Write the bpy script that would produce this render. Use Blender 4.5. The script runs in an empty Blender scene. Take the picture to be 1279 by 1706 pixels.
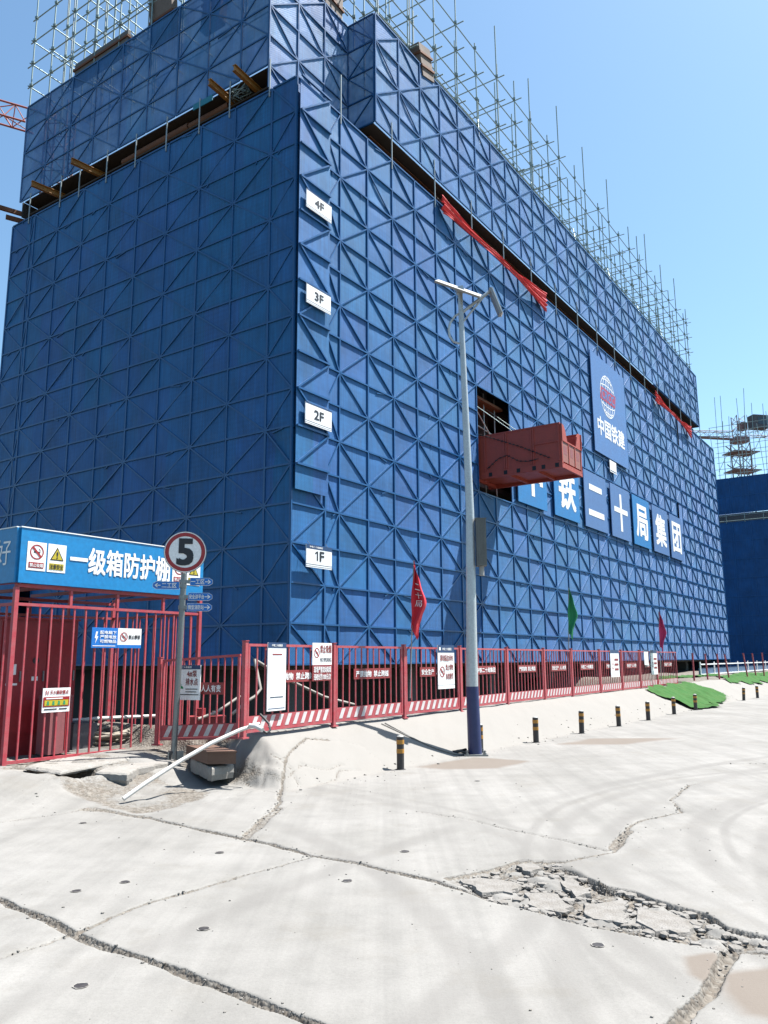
import bpy, bmesh, math, random
import numpy as np
from mathutils import Vector, Matrix
rng = random.Random(11)
SC = bpy.context.scene
COL = SC.collection

# ------------------------------------------------------------------ camera
H = 1.6
FPX = 1340.75; PITCH = math.radians(10.407); ROLL = math.radians(.3583); AZ = math.radians(34.288)
cF = np.array([0, math.cos(PITCH), math.sin(PITCH)]); cU = np.array([0, -math.sin(PITCH), math.cos(PITCH)]); cR = np.array([1., 0, 0])
_c, _s = math.cos(ROLL), math.sin(ROLL)
R2 = _c*cR - _s*cU; U2 = _s*cR + _c*cU
cam_d = bpy.data.cameras.new('camera'); cam = bpy.data.objects.new('camera', cam_d); COL.objects.link(cam)
cam.matrix_world = Matrix(((R2[0], U2[0], -cF[0], 0), (R2[1], U2[1], -cF[1], 0), (R2[2], U2[2], -cF[2], H), (0, 0, 0, 1)))
cam_d.sensor_fit = 'VERTICAL'; cam_d.sensor_height = 24; cam_d.lens = 24*FPX/1706
cam_d.clip_start = .05; cam_d.clip_end = 3000
SC.camera = cam
# ------------------------------------------------------------------ light
SUN_EL, SUN_OFF = math.radians(63), math.radians(19)
sv = Vector((math.cos(SUN_OFF)*math.cos(SUN_EL), math.sin(SUN_OFF)*math.cos(SUN_EL), math.sin(SUN_EL)))
world = bpy.data.worlds.new('World'); SC.world = world; world.use_nodes = True
nt = world.node_tree; bg = nt.nodes['Background']
sky = nt.nodes.new('ShaderNodeTexSky'); sky.sky_type = 'NISHITA'; sky.sun_disc = False
sky.sun_elevation = SUN_EL; sky.sun_rotation = math.radians(90)-SUN_OFF
sky.air_density = 1.0; sky.dust_density = 1.1; sky.ozone_density = 1.0
mx = nt.nodes.new('ShaderNodeMix'); mx.data_type = 'RGBA'; mx.blend_type = 'MULTIPLY'; mx.inputs[0].default_value = 1; mx.inputs[7].default_value = (.90, 1.11, 1.13, 1)
nt.links.new(sky.outputs[0], mx.inputs[6]); nt.links.new(mx.outputs[2], bg.inputs[0]); bg.inputs[1].default_value = .070
sun_d = bpy.data.lights.new('sun', 'SUN'); sun_d.energy = 5.0; sun_d.angle = math.radians(.53); sun_d.color = (1, .97, .93)
sun = bpy.data.objects.new('sun', sun_d); COL.objects.link(sun)
sun.rotation_euler = sv.to_track_quat('Z', 'Y').to_euler()
vs = SC.view_settings; vs.view_transform = 'Standard'; vs.look = 'None'; vs.gamma = 1; vs.exposure = 1.53; vs.use_curve_mapping = False

# ------------------------------------------------------------------ helpers: places
CAMP = np.array([0, 0, H])
def ray(px, py): return cF + R2*(px-639.5)/FPX + U2*(853-py)/FPX
def gnd(px, py, z=0.):
    d = ray(px, py); t = (z-H)/d[2]; return CAMP + d*t
def at(px, py, Y):
    d = ray(px, py); return CAMP + d*Y/d[1]
XV = np.array([math.sin(AZ), math.cos(AZ), 0]); WV = np.array([-math.cos(AZ), math.sin(AZ), 0])
CORNER = np.array([-2.366, 20, 0]); ROT = math.atan2(XV[1], XV[0])
B0 = np.array([.22, 12.42, 0])
def tq(t, q, z=0.): return B0 + XV*t + WV*q + np.array([0, 0, z])
def sstep(a, b, x): 
    u = np.clip((x-a)/(b-a), 0, 1); return u*u*(3-2*u)
_lat = np.random.RandomState(5).rand(256, 256)
def vnoise(x, y):
    xi = np.floor(x).astype(int); yi = np.floor(y).astype(int); fx = x-xi; fy = y-yi
    fx = fx*fx*(3-2*fx); fy = fy*fy*(3-2*fy)
    g = lambda i, j: _lat[(xi+i) & 255, (yi+j) & 255]
    return (g(0,0)*(1-fx)+g(1,0)*fx)*(1-fy) + (g(0,1)*(1-fx)+g(1,1)*fx)*fy
def fbm(x, y, o=4):
    s = 0; a = .5
    for k in range(o): s = s + a*(vnoise(x*2**k+17*k, y*2**k+31*k)-.5); a *= .5
    return s
def qfence(t): return np.interp(t, [-2.4, 0, 4, 6.3, 12.5, 22, 40], [.96, 1.15, 1.14, 1.28, 1.42, 1.5, 1.6])
def terrain(x, y):
    """height of the ground without its cracks"""
    x = np.asarray(x, float); y = np.asarray(y, float)
    dx = x-B0[0]; dy = y-B0[1]
    t = dx*XV[0]+dy*XV[1]; q = dx*WV[0]+dy*WV[1] + .015*np.clip(t, 0, 40)
    qf = qfence(t) + .1
    ramp = np.clip((q-.12)/(qf-.12), 0, 1); ramp = .75*ramp + .25*sstep(0, 1, ramp)
    z = .62*ramp
    z = z + .05*fbm(x*.9, y*.9)*np.clip(ramp*3, 0, 1)
    sh_ = np.clip(q-1, 0, 1); left = np.clip(((-1.98+.4*sh_+.35*fbm(x*2.3, y*2.3))-t)/(.5-.1*sh_), 0, 1); left = left*left*(3-2*left)                                 # the apron ends; the shelter's yard begins
    yard = .27*sstep(1.25, 3.0, q) + .06*sstep(3.0, 6, t+7)*sstep(1.5, 3, q)
    z = z*(1-left) + yard*left
    z = z*1.0
    z = z + .22*fbm(x*3.5, y*3.5, 4)*4*left*(1-left)*sstep(.05, .5, q)
    pit = sstep(qf+.3, qf+2.0, q)*sstep(-1.6, -1.0, t)*sstep(25, 21.5, t) + left*sstep(5.9, 7.5, q)
    pit = np.clip(pit, 0, 1)
    z = z*(1-pit) - 2.6*pit
    rough = sstep(21, 24, t)*sstep(1.2, 2.4, q)
    z = z + rough*(.25*fbm(x*.35, y*.35)+.12)
    return z
def tz(x, y): return float(terrain(np.array([x]), np.array([y]))[0])

def rest(px, py, dz=0.):
    """the point of the terrain (raised by dz) seen there"""
    d = ray(px, py)
    P = CAMP[None, :] + d[None, :]*(3+np.arange(4000)*.01)[:, None]
    hit = P[:, 2] <= terrain(P[:, 0], P[:, 1])+dz
    return P[int(np.argmax(hit))]
# ------------------------------------------------------------------ helpers: materials
def srgb(r, g, b):
    f = lambda c: (c/255/12.92 if c <= 10 else ((c/255+.055)/1.055)**2.4)
    return (f(r), f(g), f(b))
def N(nt, typ, **kw):
    n = nt.nodes.new(typ)
    for k, v in kw.items():
        if hasattr(n, k): setattr(n, k, v)
    return n
def mixrgb(nt, a, b, fac, blend='MIX'):
    n = nt.nodes.new('ShaderNodeMix'); n.data_type = 'RGBA'; n.blend_type = blend
    for i, val in ((6, a), (7, b)):
        if isinstance(val, tuple): n.inputs[i].default_value = (*val[:3], 1)
        else: nt.links.new(val, n.inputs[i])
    if isinstance(fac, (int, float)): n.inputs[0].default_value = fac
    else: nt.links.new(fac, n.inputs[0])
    return n.outputs[2]
def ramp(nt, sock, stops):
    r = nt.nodes.new('ShaderNodeValToRGB'); nt.links.new(sock, r.inputs[0])
    e = r.color_ramp.elements
    while len(e) < len(stops): e.new(.5)
    for i, (p, c) in enumerate(stops):
        e[i].position = p; e[i].color = (c, c, c, 1) if isinstance(c, (int, float)) else (*c, 1)
    return r.outputs[0]
def noise(nt, scale, detail=4, rough=.55, coord=None, vec=None):
    n = nt.nodes.new('ShaderNodeTexNoise'); n.inputs['Scale'].default_value = scale
    n.inputs['Detail'].default_value = detail; n.inputs['Roughness'].default_value = rough
    if vec is not None: nt.links.new(vec, n.inputs['Vector'])
    return n.outputs[0]
def objco(nt): return nt.nodes.new('ShaderNodeTexCoord').outputs['Object']
def math_n(nt, op, a, b=None):
    n = nt.nodes.new('ShaderNodeMath'); n.operation = op
    for i, v in enumerate((a, b)):
        if v is None: continue
        if isinstance(v, (int, float)): n.inputs[i].default_value = v
        else: nt.links.new(v, n.inputs[i])
    return n.outputs[0]
def painted(name, col, rough=.5, metal=0., wear=.25, wearcol=None, scale=6., bump=.0, spec=.5):
    m = bpy.data.materials.new(name); m.use_nodes = True; nt = m.node_tree; b = nt.nodes['Principled BSDF']
    co = objco(nt); col = tuple(c*.56 for c in col); wearcol = tuple(c*.56 for c in wearcol) if wearcol else None
    n1 = noise(nt, scale, 5, .6, vec=co); n2 = noise(nt, scale*7, 3, .6, vec=co)
    k = ramp(nt, n1, [(.35, 0.), (.75, 1.)])
    wc = wearcol or tuple(min(1, c*.55+.03) for c in col)
    base = mixrgb(nt, col, wc, math_n(nt, 'MULTIPLY', k, wear))
    k2 = ramp(nt, n2, [(.3, .86), (.7, 1.08)])
    base = mixrgb(nt, base, k2, 1., 'MULTIPLY')
    nt.links.new(base, b.inputs['Base Color'])
    b.inputs['Metallic'].default_value = metal; b.inputs['Specular IOR Level'].default_value = spec
    rr = nt.nodes.new('ShaderNodeMapRange'); nt.links.new(n1, rr.inputs[0]); rr.inputs[3].default_value = max(.05, rough-.12); rr.inputs[4].default_value = min(1, rough+.15)
    nt.links.new(rr.outputs[0], b.inputs['Roughness'])
    if bump:
        bp = nt.nodes.new('ShaderNodeBump'); bp.inputs['Strength'].default_value = bump; bp.inputs['Distance'].default_value = .01
        nt.links.new(n2, bp.inputs['Height']); nt.links.new(bp.outputs[0], b.inputs['Normal'])
    return m
def net_mat(name, col, col2, see=0., cell=(1.38, 1.01)):
    m = bpy.data.materials.new(name); m.use_nodes = True; nt = m.node_tree; b = nt.nodes['Principled BSDF']
    co = objco(nt)
    sep = nt.nodes.new('ShaderNodeSeparateXYZ'); nt.links.new(co, sep.inputs[0])
    # every sheet of perforated steel has its own slight tint
    hx = math_n(nt, 'FLOOR', math_n(nt, 'DIVIDE', math_n(nt, 'ADD', math_n(nt, 'ADD', sep.outputs[0], sep.outputs[1]), -1.98), cell[0]))
    hz = math_n(nt, 'FLOOR', math_n(nt, 'DIVIDE', math_n(nt, 'ADD', sep.outputs[2], -1.5), cell[1]*2))
    cmb = nt.nodes.new('ShaderNodeCombineXYZ'); nt.links.new(hx, cmb.inputs[0]); nt.links.new(hz, cmb.inputs[1])
    wn = nt.nodes.new('ShaderNodeTexWhiteNoise'); wn.noise_dimensions = '2D'; nt.links.new(cmb.outputs[0], wn.inputs['Vector'])
    base = mixrgb(nt, col, col2, wn.outputs[0])
    n1 = noise(nt, .7, 5, .6, vec=co)
    base = mixrgb(nt, base, ramp(nt, n1, [(.3, .78), (.7, 1.2)]), 1., 'MULTIPLY')
    mp = nt.nodes.new('ShaderNodeMapping'); nt.links.new(co, mp.inputs[0]); mp.inputs['Scale'].default_value = (9, 9, .6)
    n3 = noise(nt, 1.2, 4, .6, vec=mp.outputs[0])
    base = mixrgb(nt, base, ramp(nt, n3, [(.3, .78), (.7, 1.16)]), 1., 'MULTIPLY')
    wv = math_n(nt, 'SINE', math_n(nt, 'MULTIPLY', math_n(nt, 'ADD', sep.outputs[0], sep.outputs[1]), 62.)); wh = math_n(nt, 'SINE', math_n(nt, 'MULTIPLY', sep.outputs[2], 44.))
    base = mixrgb(nt, base, ramp(nt, math_n(nt, 'ADD', math_n(nt, 'MULTIPLY', math_n(nt, 'ADD', wv, wh), .2), .5), [(.1, .84), (.9, 1.10)]), ramp(nt, noise(nt, .45, 3, .6, vec=co), [(.4, .1), (.65, 1.)]), 'MULTIPLY')
    # dust settled in the middle of sheets
    n4 = noise(nt, 1.9, 6, .7, vec=co)
    base = mixrgb(nt, base, (.10, .15, .22), math_n(nt, 'MULTIPLY', ramp(nt, n4, [(.52, 0.), (.8, 1.)]), .2))
    nt.links.new(base, b.inputs['Base Color'])
    b.inputs['Roughness'].default_value = .55; b.inputs['Specular IOR Level'].default_value = .28; b.inputs['Sheen Weight'].default_value = .12; b.inputs['Sheen Roughness'].default_value = .45; b.inputs['Sheen Tint'].default_value = (.75, .88, 1, 1)
    # rows of small holes
    hs = math_n(nt, 'MULTIPLY', math_n(nt, 'SINE', math_n(nt, 'MULTIPLY', math_n(nt, 'ADD', sep.outputs[0], sep.outputs[1]), 95.)), math_n(nt, 'SINE', math_n(nt, 'MULTIPLY', sep.outputs[2], 95.)))
    bp = nt.nodes.new('ShaderNodeBump'); bp.inputs['Strength'].default_value = .18; bp.inputs['Distance'].default_value = .008
    hsum = math_n(nt, 'ADD', hs, math_n(nt, 'MULTIPLY', noise(nt, 2.6, 3, .5, vec=co), 8.))
    nt.links.new(hsum, bp.inputs['Height']); nt.links.new(bp.outputs[0], b.inputs['Normal'])
    if see:
        tr = nt.nodes.new('ShaderNodeBsdfTransparent'); mx = nt.nodes.new('ShaderNodeMixShader')
        out = [n for n in nt.nodes if n.type == 'OUTPUT_MATERIAL'][0]
        n5 = noise(nt, 1.1, 4, .7, vec=co)
        nt.links.new(math_n(nt, 'MULTIPLY', ramp(nt, n5, [(.3, .3), (.7, 1.6)]), see), mx.inputs[0])
        nt.links.new(b.outputs[0], mx.inputs[1]); nt.links.new(tr.outputs[0], mx.inputs[2]); nt.links.new(mx.outputs[0], out.inputs[0])
    return m
M = {}
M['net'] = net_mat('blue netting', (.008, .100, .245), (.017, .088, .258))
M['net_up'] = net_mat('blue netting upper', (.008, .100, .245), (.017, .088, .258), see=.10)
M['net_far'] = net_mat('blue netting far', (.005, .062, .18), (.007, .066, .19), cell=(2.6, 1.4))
M['lattice'] = painted('lattice paint', (.008, .125, .36), .38, .0, .25)
M['tube'] = painted('galvanised tube', (.58, .66, .66), .4, .3, .4, (.25, .22, .2))
M['tube_dull'] = painted('dull tube', (.42, .58, .56), .45, .3, .35, (.3, .24, .2))
M['concrete_in'] = painted('raw concrete', (.20, .195, .185), .9, 0, .5, bump=.3)
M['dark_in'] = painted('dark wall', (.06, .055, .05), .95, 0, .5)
M['ply'] = painted('formwork ply', (.26, .20, .16), .8, 0, .6, (.16, .13, .11), 3)
M['rust'] = painted('rusty steel', (.20, .075, .03), .75, .1, .7, (.32, .12, .04), 5, .2)
M['yellow_beam'] = painted('yellow beam', (.55, .25, .04), .6, 0, .5, (.3, .11, .03), 5)
M['deck'] = painted('deck board', (.07, .05, .035), .9, 0, .6)
M['bin_red'] = painted('container red', (.62, .10, .062), .55, 0, .45, (.34, .09, .06), 4, .05)
M['bin_front'] = painted('container panel', (.5, .15, .11), .6, 0, .8, (.32, .2, .17), 3)
M['chain'] = painted('chain', (.05, .05, .05), .5, .6)
M['fence_red'] = painted('fence red', (.62, .068, .09), .5, 0, .7, (.55, .22, .22), 9, .05)
M['fence_white'] = painted('fence white', (.95, .90, .88), .6, 0, .6, (.6, .5, .48), 9)
M['plate_red'] = painted('plate red', (.36, .03, .035), .5, 0, .4, (.42, .12, .1))
M['white'] = painted('sign white', (1.30, 1.30, 1.28), .45, 0, .2, (1.0, .97, .92))
M['ink'] = painted('ink', (.018, .02, .028), .5)
M['ink_blue'] = painted('ink blue', (.03, .06, .12), .5)
M['sign_red'] = painted('sign red', (.50, .025, .03), .4, 0, .15)
M['sign_blue'] = painted('sign blue', (.012, .24, .80), .4, 0, .2)
M['head_blue'] = painted('header blue', (.02, .07, .2), .4)
M['fascia'] = painted('fascia blue', (.006, .30, .70), .4, 0, .2, (.01, .2, .46), 2)
M['sign_yellow'] = painted('sign yellow', (.75, .60, .03), .45)
M['banner'] = painted('banner vinyl', (.12, .28, .62), .5, 0, .3, (.13, .22, .44), 1.5)
M['panel_a'] = painted('letter panel blue', (.025, .27, .66), .5, 0, .3, None, 2)
M['panel_b'] = painted('letter panel faded', (.12, .26, .56), .5, 0, .3, None, 2)
M['logo_red'] = painted('logo red', (.55, .05, .12), .5)
M['ribbon'] = painted('red ribbon', (.95, .05, .055), .7, 0, .3, (.95, .2, .2), 3)
M['flag_red'] = painted('flag red', (.92, .02, .045), .75, 0, .2)
M['flag_green'] = painted('flag green', (.03, .40, .15), .75, 0, .2)
M['flag_pink'] = painted('flag pink', (.9, .06, .22), .75, 0, .3, (.6, .12, .2))
M['black'] = painted('bollard black', (.03, .028, .03), .55, 0, .6, (.10, .085, .08), 20)
M['yellow'] = painted('bollard yellow', (.66, .30, .03), .5, 0, .4, (.4, .22, .06), 20)
M['capgrey'] = painted('bollard cap', (.5, .5, .48), .7)
M['pole_grey'] = painted('lamp pole grey', (.74, .80, .82), .35, .25, .25, (.45, .48, .48), 5)
M['pole_navy'] = painted('lamp pole navy', (.015, .03, .15), .4, 0, .5, (.06, .08, .2), 8)
M['box_grey'] = painted('battery box', (.22, .22, .20), .5, .3, .4)
M['solar'] = painted('solar back', (.45, .45, .44), .4, .3, .3, (.4, .3, .2))
M['steel'] = painted('galvanised steel', (.36, .38, .38), .38, .6, .4, (.3, .3, .3), 12)
M['shed_red'] = painted('shelter red', (.62, .06, .085), .5, 0, .6, (.55, .2, .2), 10)
M['cab_red'] = painted('cabinet red', (.46, .02, .03), .5, 0, .4, (.24, .02, .024), 3)
M['pink_box'] = painted('pink box', (.40, .12, .13), .7, 0, .5)
M['soffit'] = painted('soffit sheet', (.42, .36, .30), .9, 0, .5)
M['pvc_dirty'] = painted('dirty pipe', (.50, .47, .42), .6, 0, .7, (.3, .26, .2), 6)
M['pvc'] = painted('white pipe', (.95, .93, .89), .5, 0, .4, (.5, .45, .38), 8)
M['hose'] = painted('hose', (.40, .35, .27), .7, 0, .7, (.2, .17, .13), 8)
M['cable'] = painted('cable', (.05, .05, .05), .6)
M['cable_pale'] = painted('pale cable', (.35, .33, .3), .7)
M['woodbox'] = painted('brown board', (.17, .085, .055), .7, 0, .5, (.24, .15, .1), 6, .1)
M['slab'] = painted('old concrete', (.40, .38, .35), .95, 0, .5, (.28, .25, .21), 5, .6)
M['frag'] = painted('broken concrete', (.345, .325, .30), .95, 0, .8, (.20, .175, .145), 9, .9)
M['greycube'] = painted('grey block', (.16, .155, .17), .9, 0, .4)
M['crane_red'] = painted('crane red', (.36, .22, .21), .6, 0, .4)
M['crane_jib'] = painted('jib red', (.55, .12, .07), .6, 0, .4)
M['glass'] = painted('cab glass', (.04, .07, .1), .15)
M['hoard'] = painted('hoarding', (.10, .19, .33), .6)
M['tarp_teal'] = painted('teal cloth', (.02, .3, .42), .7)
def green_mat():
    m = painted('green dust net', (.04, .15, .03), .95, 0, .7, (.10, .19, .06), 3, .5, spec=.15)
    return m
M['green'] = green_mat()

def ground_mat():
    m = bpy.data.materials.new('ground concrete'); m.use_nodes = True; nt = m.node_tree; b = nt.nodes['Principled BSDF']
    co = objco(nt)
    def attr(nm):
        a = nt.nodes.new('ShaderNodeAttribute'); a.attribute_name = nm; return a.outputs['Fac']
    dirt, stain, apron, tyre, pit_and_dimmed_ground = attr('dirt'), attr('stain'), attr('apron'), attr('tyre'), attr('pit_and_dimmed_ground')
    n1 = noise(nt, .55, 6, .6, vec=co); n2 = noise(nt, 3.2, 7, .65, vec=co); n3 = noise(nt, 45, 5, .7, vec=co)
    base = mixrgb(nt, (.168, .161, .149), (.208, .200, .187), ramp(nt, n1, [(.35, 0.), (.68, 1.)]))
    base = mixrgb(nt, base, ramp(nt, n2, [(.28, .86), (.55, 1.0), (.8, 1.05)]), 1., 'MULTIPLY')
    base = mixrgb(nt, base, ramp(nt, n3, [(.25, .9), (.6, 1.03)]), 1., 'MULTIPLY')
    # broom / tyre streaks: two stretched noises at different headings
    for ang, sc, amt in ((.62, (9, .22, 1), .06), (-1.05, (7, .2, 1), .055), (.15, (24, .4, 1), .05)):
        mp = nt.nodes.new('ShaderNodeMapping'); nt.links.new(co, mp.inputs[0]); mp.inputs['Rotation'].default_value = (0, 0, ang); mp.inputs['Scale'].default_value = sc
        ns = noise(nt, .35, 4, .6, vec=mp.outputs[0])
        base = mixrgb(nt, base, ramp(nt, ns, [(.35, 1-amt), (.6, 1.03)]), 1., 'MULTIPLY')
    base = mixrgb(nt, base, (.125, .118, .11), math_n(nt, 'MULTIPLY', math_n(nt, 'MULTIPLY', tyre, ramp(nt, n2, [(.3, .2), (.7, 1.)])), .75))
    n6 = noise(nt, 120, 3, .7, vec=co)
    base = mixrgb(nt, base, ramp(nt, n6, [(.24, .70), (.42, 1.0), (.75, 1.05)]), 1., 'MULTIPLY')
    n7 = noise(nt, 1.3, 8, .72, vec=co)
    base = mixrgb(nt, base, (.13, .118, .10), math_n(nt, 'MULTIPLY', ramp(nt, n7, [(.54, 0.), (.74, 1.)]), .5))
    base = mixrgb(nt, base, (.192, .182, .167), math_n(nt, 'MULTIPLY', apron, .8))
    base = mixrgb(nt, base, (.128, .105, .086), math_n(nt, 'MULTIPLY', stain, .85))
    # soil and gravel in the joints
    v = nt.nodes.new('ShaderNodeTexVoronoi'); v.inputs['Scale'].default_value = 38; nt.links.new(co, v.inputs['Vector'])
    soil = mixrgb(nt, (.120, .103, .085), (.190, .175, .153), ramp(nt, v.outputs['Color'], [(.2, 0.), (.9, 1.)]))
    soil = mixrgb(nt, soil, ramp(nt, noise(nt, 14, 6, .7, vec=co), [(.3, .6), (.7, 1.15)]), 1., 'MULTIPLY')
    d2 = math_n(nt, 'ADD', dirt, math_n(nt, 'MULTIPLY', math_n(nt, 'SUBTRACT', noise(nt, 22, 5, .7, vec=co), .5), .9))
    dm = ramp(nt, d2, [(.38, 0.), (.62, 1.)])
    base = mixrgb(nt, base, soil, dm)
    em = ramp(nt, math_n(nt, 'ADD', pit_and_dimmed_ground, math_n(nt, 'MULTIPLY', math_n(nt, 'SUBTRACT', noise(nt, 1.6, 6, .7, vec=co), .5), .7)), [(.4, 0.), (.6, 1.)])
    base = mixrgb(nt, base, mixrgb(nt, (.045, .038, .030), (.075, .063, .05), n1), em)  # dark soil of the pit, added outside the view to limit bounced light
    nt.links.new(base, b.inputs['Base Color'])
    b.inputs['Roughness'].default_value = .92; b.inputs['Specular IOR Level'].default_value = .25
    hgt = math_n(nt, 'ADD', math_n(nt, 'MULTIPLY', n2, .25), math_n(nt, 'MULTIPLY', n3, .12))
    hgt = math_n(nt, 'ADD', hgt, math_n(nt, 'MULTIPLY', math_n(nt, 'MULTIPLY', v.outputs['Distance'], dm), -.9))
    bp = nt.nodes.new('ShaderNodeBump'); bp.inputs['Strength'].default_value = .55; bp.inputs['Distance'].default_value = .02
    nt.links.new(hgt, bp.inputs['Height']); nt.links.new(bp.outputs[0], b.inputs['Normal'])
    return m
M['ground'] = ground_mat()

# ------------------------------------------------------------------ helpers: lettering
GLYPH = {}
def glyph(body, bold=.02):
    key = (body, bold)
    if key in GLYPH: return GLYPH[key]
    c = bpy.data.curves.new('lettering', 'FONT'); c.body = body; c.size = 1; c.offset = bold; c.resolution_u = 3
    o = bpy.data.objects.new('lettering', c); COL.objects.link(o)
    me = bpy.data.meshes.new_from_object(o.evaluated_get(bpy.context.evaluated_depsgraph_get()))
    v = np.array([p.co[:2] for p in me.vertices]); f = [tuple(p.vertices) for p in me.polygons]
    bpy.data.objects.remove(o); bpy.data.curves.remove(c); bpy.data.meshes.remove(me)
    v = v - v.min(0); GLYPH[key] = (v, f, v.max(0)); return GLYPH[key]
for _w, _b in [('一级箱防护棚', .03), ('好', .03), ('禁止吸烟', .02), ('注意安全', .02), ('!', .02), ('5', .045), ('一工区', .02), ('二工区', .02), ('安全讲平台', .02), ('微型消防站', .02), ('→', .02), ('←', .02),
               ('配电箱下', .02), ('严禁堆放', .02), ('可燃物品', .02), ('禁止攀登', .02), ('灭火器放置点', .02), ('4#泵', .02), ('排水点', .02), ('安全生产  人人有责', .02), ('严禁抛物  禁止跨越', .02),
               ('中铁二十局集团', .02), ('NO SMOKING', .01), ('现场严禁流动吸烟', .02), ('违者处罚1000元/次', .02), ('基坑临边2米内', .02), ('禁止堆物', .02), ('违者重罚', .02),
               ('F', .03), ('2F', .03), ('3F', .03), ('4F', .03), ('中', .035), ('铁', .035), ('二', .035), ('十', .035), ('局', .035), ('集', .035), ('团', .035), ('中国铁建', .03), ('CRCC', .03),
               ('二', .03), ('十', .03), ('局', .03)]:
    glyph(_w, 0)

# ------------------------------------------------------------------ helpers: meshes
class MB:
    def __init__(s): s.v = []; s.f = []; s.m = []; s.sm = []; s.mats = []
    def mi(s, mat):
        if mat not in s.mats: s.mats.append(mat)
        return s.mats.index(mat)
    def add(s, vs, fs, mat, smooth=False):
        o = len(s.v); s.v += [tuple(map(float, p)) for p in vs]; k = s.mi(mat)
        for f in fs: s.f.append(tuple(i+o for i in f)); s.m.append(k); s.sm.append(smooth)
    def box(s, c, d, mat, rz=0., R=None):
        cx, cy, cz = c; hx, hy, hz = d[0]/2, d[1]/2, d[2]/2
        vs = [Vector((x, y, z)) for x in (-hx, hx) for y in (-hy, hy) for z in (-hz, hz)]
        if R is None: R = Matrix.Rotation(rz, 3, 'Z')
        vs = [R @ p + Vector(c) for p in vs]
        s.add(vs, [(0, 1, 3, 2), (4, 6, 7, 5), (0, 4, 5, 1), (2, 3, 7, 6), (0, 2, 6, 4), (1, 5, 7, 3)], mat)
    def bx(s, x0, x1, y0, y1, z0, z1, mat): s.box(((x0+x1)/2, (y0+y1)/2, (z0+z1)/2), (abs(x1-x0), abs(y1-y0), abs(z1-z0)), mat)
    def bar(s, p, q, w, h, mat, up=(0, 0, 1)):
        p = Vector(p); q = Vector(q); d = (q-p); L = d.length; d.normalize(); up = Vector(up)
        sx = d.cross(up)
        if sx.length < 1e-5: sx = d.cross(Vector((1, 0, 0)))
        sx.normalize(); u = sx.cross(d)
        R = Matrix((sx, d, u)).transposed()
        s.box((p+q)/2, (w, L, h), mat, R=R)
    def tube(s, p, q, r, mat, n=8, r2=None, cap=True):
        s.path([p, q], [r, r if r2 is None else r2], mat, n, cap)
    def path(s, pts, r, mat, n=8, cap=True):
        pts = [Vector(p) for p in pts]; rs = r if isinstance(r, (list, tuple)) else [r]*len(pts)
        ref = None; vs = []
        for i, p in enumerate(pts):
            d = (pts[min(i+1, len(pts)-1)]-pts[max(i-1, 0)]).normalized()
            if ref is None:
                ref = d.cross(Vector((0, 0, 1)))
                if ref.length < 1e-4: ref = Vector((1, 0, 0))
            a = (ref - d*ref.dot(d)).normalized(); ref = a; b = d.cross(a)
            for k in range(n):
                an = 2*math.pi*k/n; vs.append(p + (a*math.cos(an)+b*math.sin(an))*rs[i])
        fs = [(i*n+k, i*n+(k+1) % n, (i+1)*n+(k+1) % n, (i+1)*n+k) for i in range(len(pts)-1) for k in range(n)]
        s.add(vs, fs, mat, True)
        if cap: s.add(vs[:n], [tuple(range(n))[::-1]], mat); s.add(vs[-n:], [tuple(range(n))], mat)
    def disc(s, c, r, y0, y1, mat, n=40, sx=1.):
        """a coin lying in the xz plane from depth y0 (front) to y1"""
        ring = [(c[0]+sx*r*math.cos(2*math.pi*k/n), c[1]+r*math.sin(2*math.pi*k/n)) for k in range(n)]
        s.prism(ring, y0, y1, mat)
    def ring(s, c, ro, ri, y, mat, n=40):
        vs = []
        for k in range(n):
            a = 2*math.pi*k/n
            vs += [(c[0]+ro*math.cos(a), y, c[1]+ro*math.sin(a)), (c[0]+ri*math.cos(a), y, c[1]+ri*math.sin(a))]
        s.add(vs, [(2*k, 2*((k+1) % n), 2*((k+1) % n)+1, 2*k+1) for k in range(n)], mat)
    def prism(s, poly, y0, y1, mat):
        n = len(poly); a = sum(poly[i][0]*poly[(i+1) % n][1]-poly[(i+1) % n][0]*poly[i][1] for i in range(n))
        if a < 0: poly = poly[::-1]
        vs = [(x, y0, z) for x, z in poly]+[(x, y1, z) for x, z in poly]
        s.add(vs, [tuple(range(n)), tuple(range(2*n-1, n-1, -1))]+[((i+1) % n, i, n+i, n+(i+1) % n) for i in range(n)], mat)
    def flat(s, poly, y, mat): s.add([(x, y, z) for x, z in poly], [tuple(range(len(poly)))], mat)
    def rect(s, x0, x1, z0, z1, y, mat): s.flat([(x0, z0), (x1, z0), (x1, z1), (x0, z1)], y, mat)
    def text(s, body, x0, x1, z0, z1, y, mat, bold=.02, keep=False):
        v, f, mx = glyph(body, 0)
        sx, sz = (x1-x0)/mx[0], (z1-z0)/mx[1]; e = bold*.75
        for k, (ex, ez) in enumerate(((-e, -e), (e, e), (-e, e), (e, -e))):
            s.add([(x0+(p[0]+ex)*sx, y-.0006*k, z0+(p[1]+ez)*sz) for p in v], f, mat)
        return
        if keep: k = min(sx, sz); x0 += (sx-k)*mx[0]/2; z0 += (sz-k)*mx[1]/2; sx = sz = k
        s.add([(x0+p[0]*sx, y, z0+p[1]*sz) for p in v], f, mat)
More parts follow.
